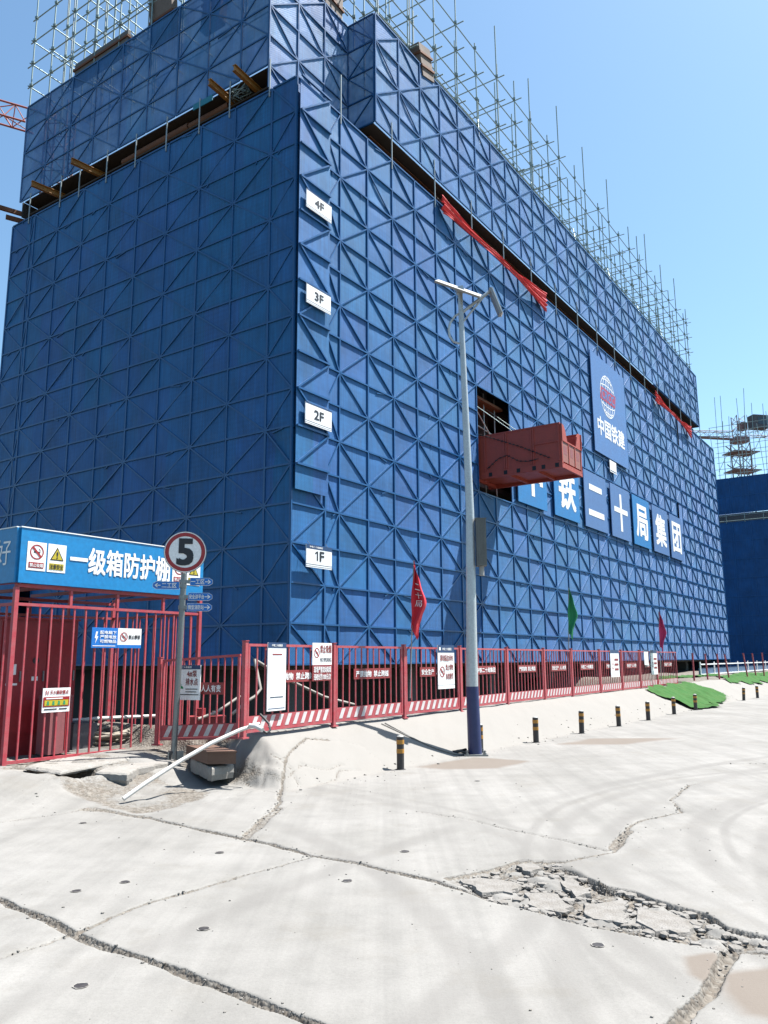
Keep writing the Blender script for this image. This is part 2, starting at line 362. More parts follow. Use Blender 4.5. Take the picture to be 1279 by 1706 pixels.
    def build(s, name, parent=None, loc=None, rz=None, smooth=None):
        me = bpy.data.meshes.new(name); me.from_pydata(s.v, [], s.f)
        for m in s.mats: me.materials.append(M[m] if isinstance(m, str) else m)
        me.polygons.foreach_set('material_index', s.m)
        me.polygons.foreach_set('use_smooth', s.sm if smooth is None else [smooth]*len(s.f)); me.update()
        o = bpy.data.objects.new(name, me); COL.objects.link(o)
        if parent: o.parent = parent
        if loc is not None: o.location = tuple(map(float, loc))
        if rz is not None: o.rotation_euler = (0, 0, rz)
        return o
def tag(o, label=None, cat=None, group=None, kind=None):
    if label: o['label'] = label
    if cat: o['category'] = cat
    if group: o['group'] = group
    if kind: o['kind'] = kind
    return o
def thing(name, label, cat, loc=(0, 0, 0), rz=0., group=None):
    o = bpy.data.objects.new(name, None); COL.objects.link(o); o.empty_display_size = .2
    o.location = tuple(map(float, loc)); o.rotation_euler = (0, 0, rz)
    return tag(o, label, cat, group)
def dup(root, loc, rz, label, group=None):
    r = root.copy(); COL.objects.link(r); r.location = tuple(map(float, loc)); r.rotation_euler = (0, 0, rz)
    r['label'] = label
    if group: r['group'] = group
    for ch in list(root.children):
        c = ch.copy(); COL.objects.link(c); c.parent = r
        for g in list(ch.children):
            d = g.copy(); COL.objects.link(d); d.parent = c
    return r

# ------------------------------------------------------------------ the ground
def poly_px(pts): return [tuple(gnd(*p)[:2]) for p in pts]
JOINTS = [  # (points seen on the flat road, half width, depth, soil)
    ([(-160, 1437), (0, 1499), (71, 1529), (126, 1556), (181, 1578), (257, 1603), (339, 1636), (416, 1663), (482, 1690), (560, 1722), (700, 1780)], .034, .05, 1.),
    ([(126, 1556), (181, 1529), (246, 1504), (328, 1482), (438, 1450), (514, 1429)], .020, .035, .9),
    ([(115, 1559), (55, 1578), (0, 1596), (-120, 1632)], .018, .02, .6),
    ([(-140, 1392), (0, 1370), (70, 1360), (148, 1348)], .018, .03, .8),
    ([(148, 1348), (190, 1352), (241, 1362)], .10, .03, .85),
    ([(241, 1362), (328, 1381), (405, 1398), (454, 1406), (514, 1425), (602, 1439), (653, 1452), (722, 1468)], .036, .045, 1.),
    ([(722, 1468), (812, 1497), (897, 1518), (972, 1539), (1057, 1555), (1131, 1568), (1210, 1584), (1400, 1600)], .03, .05, 1.),
    ([(743, 1462), (823, 1446), (865, 1433), (940, 1436)], .025, .04, .9),
    ([(940, 1444), (972, 1462), (1003, 1478), (1051, 1486), (1110, 1505), (1173, 1523), (1205, 1545), (1290, 1566)], .034, .10, .9),
    ([(940, 1436), (982, 1428), (1025, 1420), (1035, 1388), (1051, 1375), (1078, 1364), (1136, 1354), (1118, 1332), (1147, 1308), (1162, 1306)], .018, .028, .8),
    ([(1022, 1416), (1034, 1396), (1045, 1384)], .05, .02, .8),
    ([(690, 1351), (775, 1364), (839, 1380), (945, 1401), (1009, 1417)], .017, .03, .75),
    ([(1216, 1588), (1200, 1622), (1179, 1648), (1131, 1701), (1080, 1770)], .055, .07, 1.),
    ([(405, 1392), (443, 1359), (465, 1340), (465, 1321), (476, 1302), (509, 1288), (547, 1283)], .020, .03, .85),
    ([(405, 1398), (443, 1366), (468, 1345)], .05, .015, .6),
    ([(547, 1283), (600, 1277), (660, 1282)], .010, .015, .5),
    ([(476, 1302), (440, 1312), (395, 1326), (330, 1340), (250, 1350)], .012, .02, .6),
    ([(380, 1300), (420, 1313), (462, 1322)], .012, .02, .6),
    ([(1190, 1273), (1279, 1272), (1400, 1270)], .026, .04, .7),
    ([(860, 1274), (900, 1277), (980, 1280), (1060, 1286), (1130, 1292)], .014, .02, .6),
]
APRON_CRACKS = [[(-2.1, .35), (-1.7, .5), (-1.3, .35), (-.9, .4)], [(-1.9, .1), (-1.4, .15), (-1.1, .3), (-.7, .25)], [(-2.0, .75), (-1.95, .45), (-2.1, .2)]]
RUBBLE = poly_px([(743, 1464), (823, 1448), (865, 1435), (940, 1438), (972, 1462), (1003, 1478), (1051, 1486), (1110, 1505), (1173, 1523), (1205, 1545), (1279, 1568), (1279, 1580), (1210, 1584), (1131, 1568), (1057, 1555), (972, 1539), (897, 1518), (812, 1497)])
BARE = poly_px([(-20, 1308), (60, 1320), (150, 1338), (230, 1355), (290, 1345), (340, 1330), (360, 1318), (300, 1312), (240, 1300), (150, 1290), (40, 1280), (-20, 1284)])
STAINS = [(poly_px([(1140, 1595), (1190, 1590), (1212, 1600), (1180, 1640), (1150, 1625)]), .05), (poly_px([(1215, 1625), (1400, 1600), (1400, 1720), (1240, 1690), (1205, 1650)]), .07),
          (poly_px([(690, 1278), (790, 1262), (880, 1268), (830, 1280), (740, 1282)]), .10), (poly_px([(930, 1240), (1000, 1228), (1130, 1230), (1040, 1240)]), .15)]
def seg_dist(px, py, pts):
    d = np.full(px.shape, 9e9)
    for (x0, y0), (x1, y1) in zip(pts[:-1], pts[1:]):
        vx, vy = x1-x0, y1-y0; L = vx*vx+vy*vy+1e-12
        u = np.clip(((px-x0)*vx+(py-y0)*vy)/L, 0, 1)
        d = np.minimum(d, (px-x0-u*vx)**2+(py-y0-u*vy)**2)
    return np.sqrt(d)
def in_poly(px, py, poly):
    ins = np.zeros(px.shape, bool); n = len(poly)
    for i in range(n):
        (x0, y0), (x1, y1) = poly[i], poly[(i+1) % n]
        if abs(y1-y0) < 1e-9: continue
        c = ((y0 > py) != (y1 > py)) & (px < (x1-x0)*(py-y0)/(y1-y0)+x0); ins ^= c
    return ins
def soft_poly(px, py, poly, w):
    d = seg_dist(px, py, poly+[poly[0]]); s = np.where(in_poly(px, py, poly), d, -d); return sstep(-w, w, s)
def build_ground():
    ys = [2.6]
    while ys[-1] < 62: ys.append(ys[-1]*1.0034+(.0 if ys[-1] < 16 else ys[-1]*.004))
    us = np.concatenate([np.linspace(-1.5, -.56, 40, endpoint=False), np.linspace(-.56, .56, 470), np.linspace(.56, 1.5, 41)[1:]])
    Y, Ug = np.meshgrid(np.array(ys), us, indexing='ij'); Xg = Ug*np.maximum(Y, 0)
    near = Y < 17
    x, y = Xg[near], Y[near]
    z = terrain(Xg, Y); dirt = np.zeros(z.shape); stain = np.zeros(z.shape); apron = np.zeros(z.shape)
    wx = x + .055*fbm(x*4, y*4, 5) + .012*fbm(x*30, y*30, 3); wy = y + .055*fbm(x*4+50, y*4+9, 5) + .012*fbm(x*30+7, y*30, 3)
    zc = np.zeros(x.shape); dc = np.zeros(x.shape); wn = .55+1.1*vnoise(x*3.1, y*3.1)
    for pts, w, dep, soil in JOINTS:
        p = poly_px(pts); d = seg_dist(wx, wy, p)
        w = w*.78; zc = np.minimum(zc, -dep*.75*(1-sstep(w*.35*wn, w*1.15*wn, d)))
        spread = 1-sstep(w*.5*wn, w*(1.25+1.0*wn), d)
        dc = np.maximum(dc, soil*np.maximum(.95*(1-sstep(w*.7*wn, w*1.2*wn, d)), .52*spread))
    for pts in APRON_CRACKS:
        p = [tuple(tq(*a)[:2]) for a in pts]; d = seg_dist(wx, wy, p)
        zc = np.minimum(zc, -.03*(1-sstep(.006*wn, .016*wn, d))); dc = np.maximum(dc, .6*(1-sstep(.006*wn, .02*wn, d)))
    rz_ = soft_poly(wx, wy, poly_px([(940, 1442), (972, 1459), (1003, 1475), (1051, 1483), (1110, 1502), (1173, 1520), (1215, 1545), (1320, 1560), (1320, 1440), (1150, 1400), (1040, 1410)]), .02)
    rd_ = seg_dist(x, y, poly_px([(940, 1444), (1003, 1478), (1110, 1505), (1205, 1545)])); zc = zc + .055*rz_*(1-sstep(.05, .9, rd_))
    rb = soft_poly(wx, wy, RUBBLE, .03)
    lumps = np.abs(fbm(x*5, y*5, 5))*1.6
    zc = np.minimum(zc, rb*(-.05+.10*lumps+.02*fbm(x*22, y*22, 3))); dc = np.maximum(dc, rb*np.clip(.85-lumps*2.2, .1, 1))
    br = soft_poly(wx, wy, BARE, .12)
    zc = zc + br*(.10*fbm(x*3, y*3, 5)-.01); dc = np.maximum(dc, br*np.clip(.55+1.1*fbm(x*1.7, y*1.7, 4), .1, 1))
    hole = gnd(85, 1303, .08); hd = np.sqrt(((x-hole[0])/.62)**2+((y-hole[1])/.33)**2)
    zc = zc - .45*(1-sstep(.45, 1.1, hd+.5*fbm(x*5, y*5))); dc = np.maximum(dc, 1-sstep(.8, 1.3, hd))
    zc = zc + .004*fbm(x*1.1, y*1.1, 3)
    z[near] += zc; dirt[near] = dc
    st = np.zeros(x.shape)
    for poly, w in STAINS: st = np.maximum(st, soft_poly(wx, wy, poly, w)*(.5+.8*vnoise(x*2.2, y*2.2)))
    stain[near] = np.clip(st*1.35, 0, 1)
    tyre = np.zeros(z.shape); ty = np.zeros(x.shape)
    for (cx, cy, r_, w_) in ((7.5, 6.0, 6.2, .10), (7.5, 6.0, 6.45, .06), (7.5, 6.0, 5.0, .12), (7.5, 6.0, 4.75, .05), (-9, 3, 9.6, .12), (-9, 3, 11.2, .12), (-9, 3, 11.5, .05), (14, 2, 13.3, .12), (14, 2, 12.0, .10), (20, -6, 24.0, .12), (20, -6, 22.2, .12)):
        d = np.abs(np.hypot(x-cx, y-cy)-r_-.10*fbm(x*.8, y*.8)); ty = np.maximum(ty, (1-sstep(w_*.3, w_*1.3, d))*np.clip(.2+1.3*vnoise(x*.7+cx, y*.7+r_), 0, 1))
    tyre[near] = ty
    dx = Xg-B0[0]; dy = Y-B0[1]; t = dx*XV[0]+dy*XV[1]; q = dx*WV[0]+dy*WV[1]+.015*np.clip(t, 0, 40)
    apron = sstep(0, .06, q)*sstep(2.2, 1.6, q)*sstep(-2.7, -2.2, t)
    far_soil = sstep(1.5, 1.9, q)*sstep(-2.6, -2.1, t)*sstep(.0, .9, fbm(Xg*.3, Y*.3)+.9)
    dirt = np.maximum(dirt, far_soil*.9)
    bank = 1-np.abs(sstep(-1.9, -2.65, t)*2-1); dirt = np.maximum(dirt, bank*sstep(-.1, .5, q)*sstep(3, 1.2, q)*np.clip(.55+1.2*fbm(Xg*2, Y*2), 0, 1))
    dirt = np.maximum(dirt, sstep(2.9, 3.6, q)*sstep(-2.1, -2.8, t)*.45)
    pit_and_dimmed_ground = np.maximum(np.maximum(sstep(0, 1.6, np.abs(Xg)-.62*Y-1.0), sstep(-.15, -.4, z)), sstep(56, 60, Y))  # pit soil, plus unseen ground beyond the view darkened to cut bounced light
    nr, nc = z.shape
    V = np.stack([Xg, Y, z], -1).reshape(-1, 3)
    # outer ring to the horizon
    i = np.arange(nr-1)[:, None]*nc+np.arange(nc-1)[None, :]
    quads = np.stack([i, i+1, i+1+nc, i+nc], -1).reshape(-1, 4)
    e = len(V); xl, xr = 1.5, 1.5
    y0, y1 = ys[0], ys[-1]
    ext = [(-1.5*y0, y0, 0), (1.5*y0, y0, 0), (1.5*y1, y1, 0), (-1.5*y1, y1, 0), (-1500, -1500, -.02), (1500, -1500, -.02), (1500, 1500, -.02), (-1500, 1500, -.02)]
    V = np.vstack([V, np.array(ext)])
    me = bpy.data.meshes.new('ground')
    faces = quads.tolist()+[(e+4, e+5, e+1, e), (e+5, e+6, e+2, e+1), (e+6, e+7, e+3, e+2), (e+7, e+4, e, e+3)]
    me.from_pydata(V.tolist(), [], faces)
    me.polygons.foreach_set('use_smooth', [True]*len(faces))
    for nm, arr, ev in (('dirt', dirt, .15), ('stain', stain, 0), ('apron', apron, 0), ('tyre', tyre, 0), ('pit_and_dimmed_ground', pit_and_dimmed_ground, 1)):
        a = me.attributes.new(nm, 'FLOAT', 'POINT'); a.data.foreach_set('value', np.concatenate([arr.reshape(-1), np.full(8, ev)]).astype(np.float32))
    me.materials.append(M['ground'])
    o = bpy.data.objects.new('ground', me); COL.objects.link(o)
    tag(o, 'cracked pale concrete road slabs with a raised apron along the fence', kind='structure')
build_ground()

# ------------------------------------------------------------------ the netted building
BAY, ROW, ZB, ZT = 1.38, 1.01, 1.5, 17.68
NB = 35; LEN = 1.98+NB*BAY; WID = 13.95
ZU0, ZU1 = 18.6, 22.6
XS = [0, 1.37, 1.98]+[1.98+BAY*k for k in range(1, NB+1)]
ZS = [ZB+ROW*j for j in range(16)]+[17.72]
bld = thing('netted_building', 'tall building under construction wrapped in blue steel netting with lattice frames', 'building', CORNER, ROT)
def netting(us, zs, mp, skip=(), mat='net', n=3, amp=.014, seed=1):
    r = random.Random(seed); mb = MB()
    for i in range(len(us)-1):
        for j in range(len(zs)-1):
            if (i, j) in skip: continue
            b = r.uniform(-amp*.4, amp)*(1 if r.random() < .8 else -1.5); tlt = r.uniform(-amp, amp)
            vs = []
            for a in range(n+1):
                for c in range(n+1):
                    u = us[i]+(us[i+1]-us[i])*a/n; z = zs[j]+(zs[j+1]-zs[j])*c/n
                    k = math.sin(math.pi*a/n)*math.sin(math.pi*c/n)
                    vs.append(mp(u, z, b*k+tlt*k*(a/n-.5)))
            mb.add(vs, [(a*(n+1)+c, (a+1)*(n+1)+c, (a+1)*(n+1)+c+1, a*(n+1)+c+1) for a in range(n) for c in range(n)], mat)
    return mb
mr = lambda u, z, o: (u, -o, z)          # street face: outward is -y
ml = lambda u, z, o: (-o, u, z)          # end face: outward is -x
def lattice(us, zs, mp, node, skip=(), w=.045, dpt=.042, mat='lattice'):
    mb = MB(); r = random.Random(3)
    out = Vector(mp(0, 0, 1))-Vector(mp(0, 0, 0))
    P = lambda u, z, o: Vector(mp(u, z, o))
    holes = set(skip)
    solid = lambda i, j: 0 <= i < len(us)-1 and 0 <= j < len(zs)-1 and (i, j) not in holes
    for i, u in enumerate(us):                      # uprights
        for j in range(len(zs)-1):
            if solid(i-1, j) or solid(i, j):
                mb.bar(P(u, zs[j]+.001, dpt*.5), P(u, zs[j+1]-.001, dpt*.5), w*(1.25 if i % 2 else .9), dpt, mat, up=out)
    for j, z in enumerate(zs):                      # rails, one length per bay
        for i in range(len(us)-1):
            if solid(i, j) or solid(i, j-1):
                e = .5*w
                mb.bar(P(us[i]+e, z, dpt*.55), P(us[i+1]-e, z, dpt*.55), w, dpt*1.1, mat, up=out)
    for i in range(len(us)-1):                      # braces
        for j in range(len(zs)-1):
            if not solid(i, j): continue
            a, b = us[i], us[i+1]; c, d = zs[j], zs[j+1]
            k = node(i, j)
            if k == 2: continue
            p, q = ((a, c), (b, d)) if k else ((a, d), (b, c))
            ux, uz = (q[0]-p[0]), (q[1]-p[1]); L = math.hypot(ux, uz); g = .045/L
            mb.bar(P(p[0]+ux*g, p[1]+uz*g, dpt*.46), P(q[0]-ux*g, q[1]-uz*g, dpt*.46), w*.85, dpt*.92, mat, up=out)
            # short bolts below the rails
            if r.random() < .22: mb.bar(P(a+(b-a)*r.uniform(.3, .8), d-.03, .02), P(a+(b-a)*r.uniform(.3, .8), d-.10, .02), .03, .03, mat, up=out)
    return mb
OPEN = {(8, j) for j in (6, 7, 8, 9)} | {(9, j) for j in (6, 7, 8, 9)}
SLOT = {(28, 8), (28, 9), (29, 14), (29, 15)}
SK = OPEN | SLOT
def node_r(i, j):
    if i == 0: return 1 if j % 2 else 0
    if i == 1: return 1 if j % 2 else 0
    return 1 if (i-2+j) % 2 == 0 else 0
# street face, lower lift
n1 = netting(XS, ZS, mr, SK, 'net', 3, .016, 1)
n1.bx(XS[28]+.55, XS[29], -.01, .0, ZS[8], ZS[10], 'net'); n1.bx(XS[29]+.5, XS[30], -.01, 0, ZS[14], ZS[16], 'net')
n1.build('street_netting', bld)
lattice(XS, ZS, mr, node_r, SK).build('street_lattice', bld)
lap = MB(); lap.bx(.02, 1.36, -.13, -.115, ZS[4]+.35, ZS[16]-.1, 'net')
for k in range(5, 17): lap.bar((.03, -.165, ZS[k]), (1.35, -.165, ZS[k]), .05, .06, 'lattice', up=(0, -1, 0))
for j in range(5, 16):
    p, q = ((.03, ZS[j]), (1.35, ZS[j+1])) if j % 2 else ((.03, ZS[j+1]), (1.35, ZS[j]))
    lap.bar((p[0], -.155, p[1]), (q[0], -.155, q[1]), .045, .05, 'lattice', up=(0, -1, 0))
lap.build('overlapping_netting', bld)
# end face, lower lift (in the shade)
YS = [0, .9]+[.9+1.45*k for k in range(1, 9)]+[12.75, WID]
ZL = ZS
netting(YS, ZL, ml, {(8, 0), (8, 1), (8, 2)}, 'net', 3, .03, 2).build('end_netting', bld)
lattice(YS, ZL, ml, lambda i, j: 1 if (i+j) % 2 else 0, {(8, 0), (8, 1), (8, 2)}, .05, .03).build('end_lattice', bld)
fl = MB()
fl.add([(-.02, 11.05, 5.6), (-.02, 12.5, 5.6), (-.75, 12.6, 1.2), (-.9, 11.35, 1.2), (-.02, 11.05, 5.6)], [(0, 1, 2, 3)], 'net'); fl.build('loose_netting', bld)
# upper lift
UX = [3.83+BAY*k for k in range(31)]; UX[-1] = 46.2-.7; UX.append(46.2)
UZ = [ZU0+1.0*j for j in range(5)]; UZR = [ZU0-.75]+UZ
netting(UX, UZ, mr, (), 'net_up', 3, .016, 4).build('upper_netting', bld)
lattice(UX, UZ, mr, lambda i, j: 1 if (i+j) % 2 else 0).build('upper_lattice', bld)
mn = lambda u, z, o: (u, 1.1-o, z); UXN = [0, 1.28, 2.56, 3.83]
netting(UXN, UZR, mn, (), 'net_up', 3, .016, 5).build('recess_netting', bld)
lattice(UXN, UZR, mn, lambda i, j: 1 if (i+j) % 2 else 0).build('recess_lattice', bld)
ms = lambda u, z, o: (3.83-o, u, z); UYN = [0.03, 1.07]
netting(UYN, UZ, ms, (), 'net_up', 3, .016, 6).build('recess_side_netting', bld)
lattice(UYN, UZ, ms, lambda i, j: j % 2, w=.04).build('recess_side_lattice', bld)
UY = [1.1, 2.2]+[2.2+1.42*k for k in range(1, 8)]+[13.6]
netting(UY, UZ, ml, (), 'net_up', 3, .02, 7).build('upper_end_netting', bld)
lattice(UY, UZ, ml, lambda i, j: 1 if (i+j) % 2 else 0, (), .05, .03).build('upper_end_lattice', bld)
# hidden far sides keep the wrapped volume closed
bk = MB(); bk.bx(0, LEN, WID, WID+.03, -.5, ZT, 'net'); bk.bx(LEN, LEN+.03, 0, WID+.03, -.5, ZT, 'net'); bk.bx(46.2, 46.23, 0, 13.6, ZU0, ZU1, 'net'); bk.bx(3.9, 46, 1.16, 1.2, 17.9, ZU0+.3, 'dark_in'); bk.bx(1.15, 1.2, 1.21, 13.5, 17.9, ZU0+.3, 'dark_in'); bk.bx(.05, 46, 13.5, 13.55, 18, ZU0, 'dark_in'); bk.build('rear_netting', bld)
# concrete frame inside
for z in (1.35, 4.9, 8.3, 11.7, 14.9, 17.75):
    s_ = MB(); s_.bx(1.1, 49.2, 1.15, 12.9, z, z+.22, 'concrete_in'); s_.build('floor_slab', bld)
for x in range(9):
    for y in (1.7, 6.5, 12.3):
        c_ = MB(); c_.bx(1.6+x*5.9, 2.2+x*5.9, y-.3, y+.3, -3, 17.7, 'concrete_in'); c_.build('column', bld)
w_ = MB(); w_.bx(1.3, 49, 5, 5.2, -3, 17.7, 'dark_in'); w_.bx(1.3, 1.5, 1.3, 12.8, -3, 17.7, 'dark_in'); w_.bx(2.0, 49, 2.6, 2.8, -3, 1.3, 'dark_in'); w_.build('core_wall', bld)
# working platform closing the gap between the lifts, rusty channel along it, stub posts across it
d_ = MB(); d_.bx(.25, 46.5, .18, 1.05, 17.95, 18.0, 'deck'); d_.bx(.25, 1.1, 1.1, 13.6, 18.12, 18.18, 'deck'); d_.bx(3.9, 46.2, .12, 1.14, 18.62, 18.66, 'deck'); d_.bx(.12, 1.14, 1.15, 13.5, 18.62, 18.66, 'deck'); d_.build('platform_deck', bld)
c_ = MB(); c_.bx(4.2, 46.4, .60, .66, 18.2, 18.52, 'rust'); c_.bx(4.2, 46.4, .46, .60, 18.48, 18.52, 'rust'); c_.bx(4.2, 46.4, .46, .60, 18.2, 18.24, 'rust'); c_.build('channel_beam', bld)
c_ = MB()
c_.bx(.5, 1.2, 2.8, 13.3, 17.97, 18.1, 'deck'); c_.build('ledger_board', bld)
for y0, y1, r_ in ((3.0, 4.7, .13), (4.75, 7.2, .15), (7.3, 8.0, .12)):
    t_ = MB(); t_.tube((.35, y0, 18.3), (.35, y1, 18.28), r_, 'rust', 10); t_.build('rolled_netting', bld)
for x in [1.98+2*BAY*k for k in range(0, 17)]:
    t_ = MB(); t_.tube((x, -.03, 17.4), (x, -.03, 18.95+rng.uniform(-.1, .35)), .026, 'tube', 8); t_.build('stub_post', bld)
for y in (1.0, 2.6, 3.9, 5.4, 6.9, 8.4, 9.9, 11.0, 12.9):
    t_ = MB(); t_.tube((-.03, y, 17.5), (-.03, y, 18.72), .024, 'tube', 8); t_.build('stub_post', bld)
for y, a in ((1.75, .12), (2.75, .1), (9.3, -.3), (11.6, -.35)):
    b_ = MB(); z0 = 18.3
    for dz in (-.09, .09): b_.bar((-.75, y-a*.2, z0+dz), (1.2, y+a*.8, z0+dz-.02), .12, .02, 'yellow_beam')
    b_.bar((-.75, y-a*.2, z0), (1.2, y+a*.8, z0-.02), .02, .16, 'yellow_beam'); b_.build('cantilever_beam', bld)
for z0, x0 in ((17.95, -.35), (18.2, -.65)):
    b_ = MB(); b_.bar((x0, 13.9, z0), (1.4, 13.2, z0), .10, .16, 'rust'); b_.build('cantilever_beam', bld)
t_ = MB(); t_.bx(-.04, -.02, 3.35, 4.2, 18.42, 18.62, 'tarp_teal'); t_.build('teal_cloth', bld)
w_ = MB()
for k in range(14):
    p = [(.1+rng.uniform(-.2, .5), 1.9+rng.random()*.9, 18.15+rng.random()*.3) for _ in range(4)]
    w_.path(p, .012, 'tube_dull', 5)
w_.build('loose_wire', bld)
# inside the loading opening: tubes, a rusty soffit and hangers
o_ = MB(); xa, xb = XS[8], XS[10]
for z in (9.9, 10.35, 11.1): o_.tube((xa-.2, .35, z), (xb+.2, .45, z-.15), .025, 'tube', 8)
for x in (xa+.35, xa+1.6, xb-.25): o_.tube((x, .5, 7.4), (x, .5, 11.8), .024, 'tube', 8)
o_.tube((xa-.1, .3, 11.3), (xb, .3, 9.4), .022, 'tube', 8)
o_.build('inner_tube', bld)
o_ = MB(); o_.bx(xa-.1, xb+.1, .3, 1.2, 11.35, 11.45, 'rust'); o_.build('inner_soffit', bld)

# ------------------------------------------------------------------ scaffolding above the netting
def scaffold(name, label, run, rows, stand, ledg, top, base, frame, outs, extra=0):
    """standards in rows, ledgers along them, transoms across; frame maps (along, across, z)"""
    sc = thing(name, label, 'scaffolding', CORNER, ROT)
    r = random.Random(len(label))
    for k, a in enumerate(stand):
        for j, c in enumerate(rows):
            hgt = top(a, j) + r.uniform(-.9, .7)
            if j == 2 and r.random() < .3: continue
            mb = MB(); le = r.uniform(-.05, .05)
            mb.tube(frame(a+r.uniform(-.08, .08), c, base), frame(a+le, c, hgt), .03, 'tube_dull', 6)
            for z in ledg[j % len(ledg)]:
                if z < hgt: mb.box(frame(a, c, z), (.11, .11, .09), 'tube_dull', rz=.5)
            mb.build('standard', sc)
            if extra and r.random() < .35:
                m2 = MB(); m2.tube(frame(a+.16, c+.05, base), frame(a+.17, c+.05, hgt-r.uniform(.5, 2.2)), .026, 'tube', 6); m2.build('standard', sc)
    for j, c in enumerate(rows):
        for z in ledg[j % len(ledg)]:
            mb = MB(); mb.tube(frame(run[0]-r.uniform(.1, .4), c+.05, z), frame(run[1]+r.uniform(.1, .4), c+.05, z+r.uniform(-.05, .05)), .025, 'tube_dull', 6); mb.build('ledger', sc)
    for a in stand:
        for z in ledg[0]:
            if r.random() < .72:
                mb = MB(); mb.tube(frame(a+.07, rows[0]-outs, z-.05), frame(a+.07, rows[-1]+.25, z-.05), .025, 'tube_dull', 6); mb.build('transom', sc)
    return sc
fr = lambda a, c, z: (a, c, z)
st = [4.3+1.85*k+rng.uniform(-.25, .25) for k in range(23)]+[45.9]
sc1 = scaffold('roof_scaffolding', 'steel tube scaffolding rising along the street side of the netted roof', (3.9, 46.4), (.3, 1.25, 2.3), st, [(23.3, 24.5, 25.7, 26.9), (23.5, 24.9, 26.1)],
         lambda a, j: ((30.0 if int(a*.54) % 2 else 27.2) if j == 0 else 27.8) + .8*math.sin(a*1.7), 22.2, fr, .35, 1)
for a in [6.3+5.52*k for k in range(7)]:
    mb = MB(); mb.tube((a, .3, 22.5), (a+1.1, .9, 24.6), .024, 'tube_dull', 6); mb.build('brace', sc1)
fl_ = lambda a, c, z: (c, a, z)
sc2 = scaffold('roof_scaffolding', 'open cage of steel scaffold tubes above the shaded end of the netted roof', (1.2, 13.7), (.05, 1.4, 2.7), [13.6, 12.3, 11.0, 9.6, 8.2, 6.6, 5.0, 3.4, 1.8], [(23.6, 24.6, 25.6, 26.6, 27.8), (24.1, 25.8, 27.2), (23.8, 26.2)],
         lambda a, j: 30.5, 22.3, fl_, .1, 1)
fn = lambda a, c, z: (a, c, z)
sc3 = scaffold('roof_scaffolding', 'scaffold tubes standing in the corner recess of the netted roof', (.2, 3.9), (1.35, 2.1), [.4, 1.4, 2.3, 3.3, 3.75], [(23.5, 25.2, 26.6), (24.2,)], lambda a, j: 29.5, 22.2, fn, .1, 1)
def board(label, px, py, off, w, h, tilt, matn='ply', thick=.35):
    # stands on the roof edge, leaning
    o = thing('formwork_board', label, 'formwork', CORNER, ROT, 'column formwork on the roof')
    mb = MB(); R = Matrix.Rotation(tilt, 3, 'Y')
    mb.box((0, 0, h/2), (w, thick, h), matn)
    e = mb.build('plywood_face', o); e.location = (px, py, off); e.rotation_euler = (0, tilt, 0)
    for k in range(2): m2 = MB(); m2.box((0, 0, h*(.3+.4*k)), (w+.1, thick+.1, .08), 'rust'); e2 = m2.build('clamp', o); e2.location = (px, py, off); e2.rotation_euler = (0, tilt, 0)
    return o
board('brown plywood column form tilting out above the recess corner', 3.2, 1.45, 22.0, .9, 4.2, .06, thick=.4)
board('small plywood box form leaning over the street netting near the corner', 7.2, .35, 22.35, .8, 1.2, -.25, thick=.8)
board('tall grey form leaning at the top of the shaded end', .35, 6.2, 22.2, .25, 2.4, -.10, thick=1.1)
board('narrow grey form standing behind the leaning one on the shaded end', 1.0, 4.6, 22.3, .3, 3.4, .10, thick=.9)
board('long low grey slab form lying along the shaded roof edge', .12, 9.3, 22.3, .12, .9, 0, 'concrete_in', 3.0)
board('plywood offcut standing on the street parapet under the scaffold', 13.0, .5, 22.4, .7, .6, .2, thick=.3)
board('dark plywood piece on the street parapet half way along', 24.0, .5, 22.3, .8, .6, .3, thick=.3)

# ------------------------------------------------------------------ things hung on the street face
def hang(name, label, cat, x, z, y=-.1, group=None): return thing(name, label, cat, CORNER+XV*x+WV*y+np.array([0, 0, z]), ROT, group)
for i, (x0, x1, z0, z1, a) in enumerate([(.36, 1.40, 3.92, 4.50, 0), (.26, 1.36, 7.66, 8.24, .02), (.25, 1.29, 11.0, 11.56, .0), (.2, 1.30, 13.76, 14.30, -.03)]):
    ab = ('white', 'white', 'white', 'white')[i]
    t_ = hang('floor_sign', ['white board reading 1F with a blue header strip', 'white board reading 2F near the corner', 'white board reading 3F near the corner', 'white board reading 4F, highest of the corner boards'][i], 'sign', x0, z0, -.24, 'floor number boards at the building corner')
    w, h = x1-x0, z1-z0; b = MB(); b.bx(0, w, 0, .025, 0, h, 'white')
    if i == 0:
        b.rect(0, w, h*.82, h, -.003, 'head_blue'); b.text('中铁二十局集团', w*.12, w*.62, h*.87, h*.95, -.006, 'white')
    else: b.rect(0, w, h*.94, h, -.003, 'head_blue')
    b.rect(0, w, h*.13, h*.15, -.003, 'ink_blue'); b.rect(0, w, h*.05, h*.065, -.003, 'ink_blue')
    b.build('sign_board', t_)
    b = MB()
    if i == 0:
        b.rect(w*.40, w*.445, h*.32, h*.74, -.006, 'ink'); b.flat([(w*.335, h*.60), (w*.40, h*.66), (w*.40, h*.74), (w*.335, h*.67)], -.006, 'ink'); b.text('F', w*.52, w*.68, h*.32, h*.74, -.006, 'ink', .03)
    else: b.text(f'{i+1}F', w*.33, w*.68, h*.32, h*.74, -.006, 'ink', .03)
    b.build('numeral', t_)
    b = MB()
    for k in (0, 1): b.tube((w*(.15+.7*k), .012, h), (w*(.15+.7*k), .10, h+.10), .006, 'cable', 5)
    b.build('tie_wire', t_)
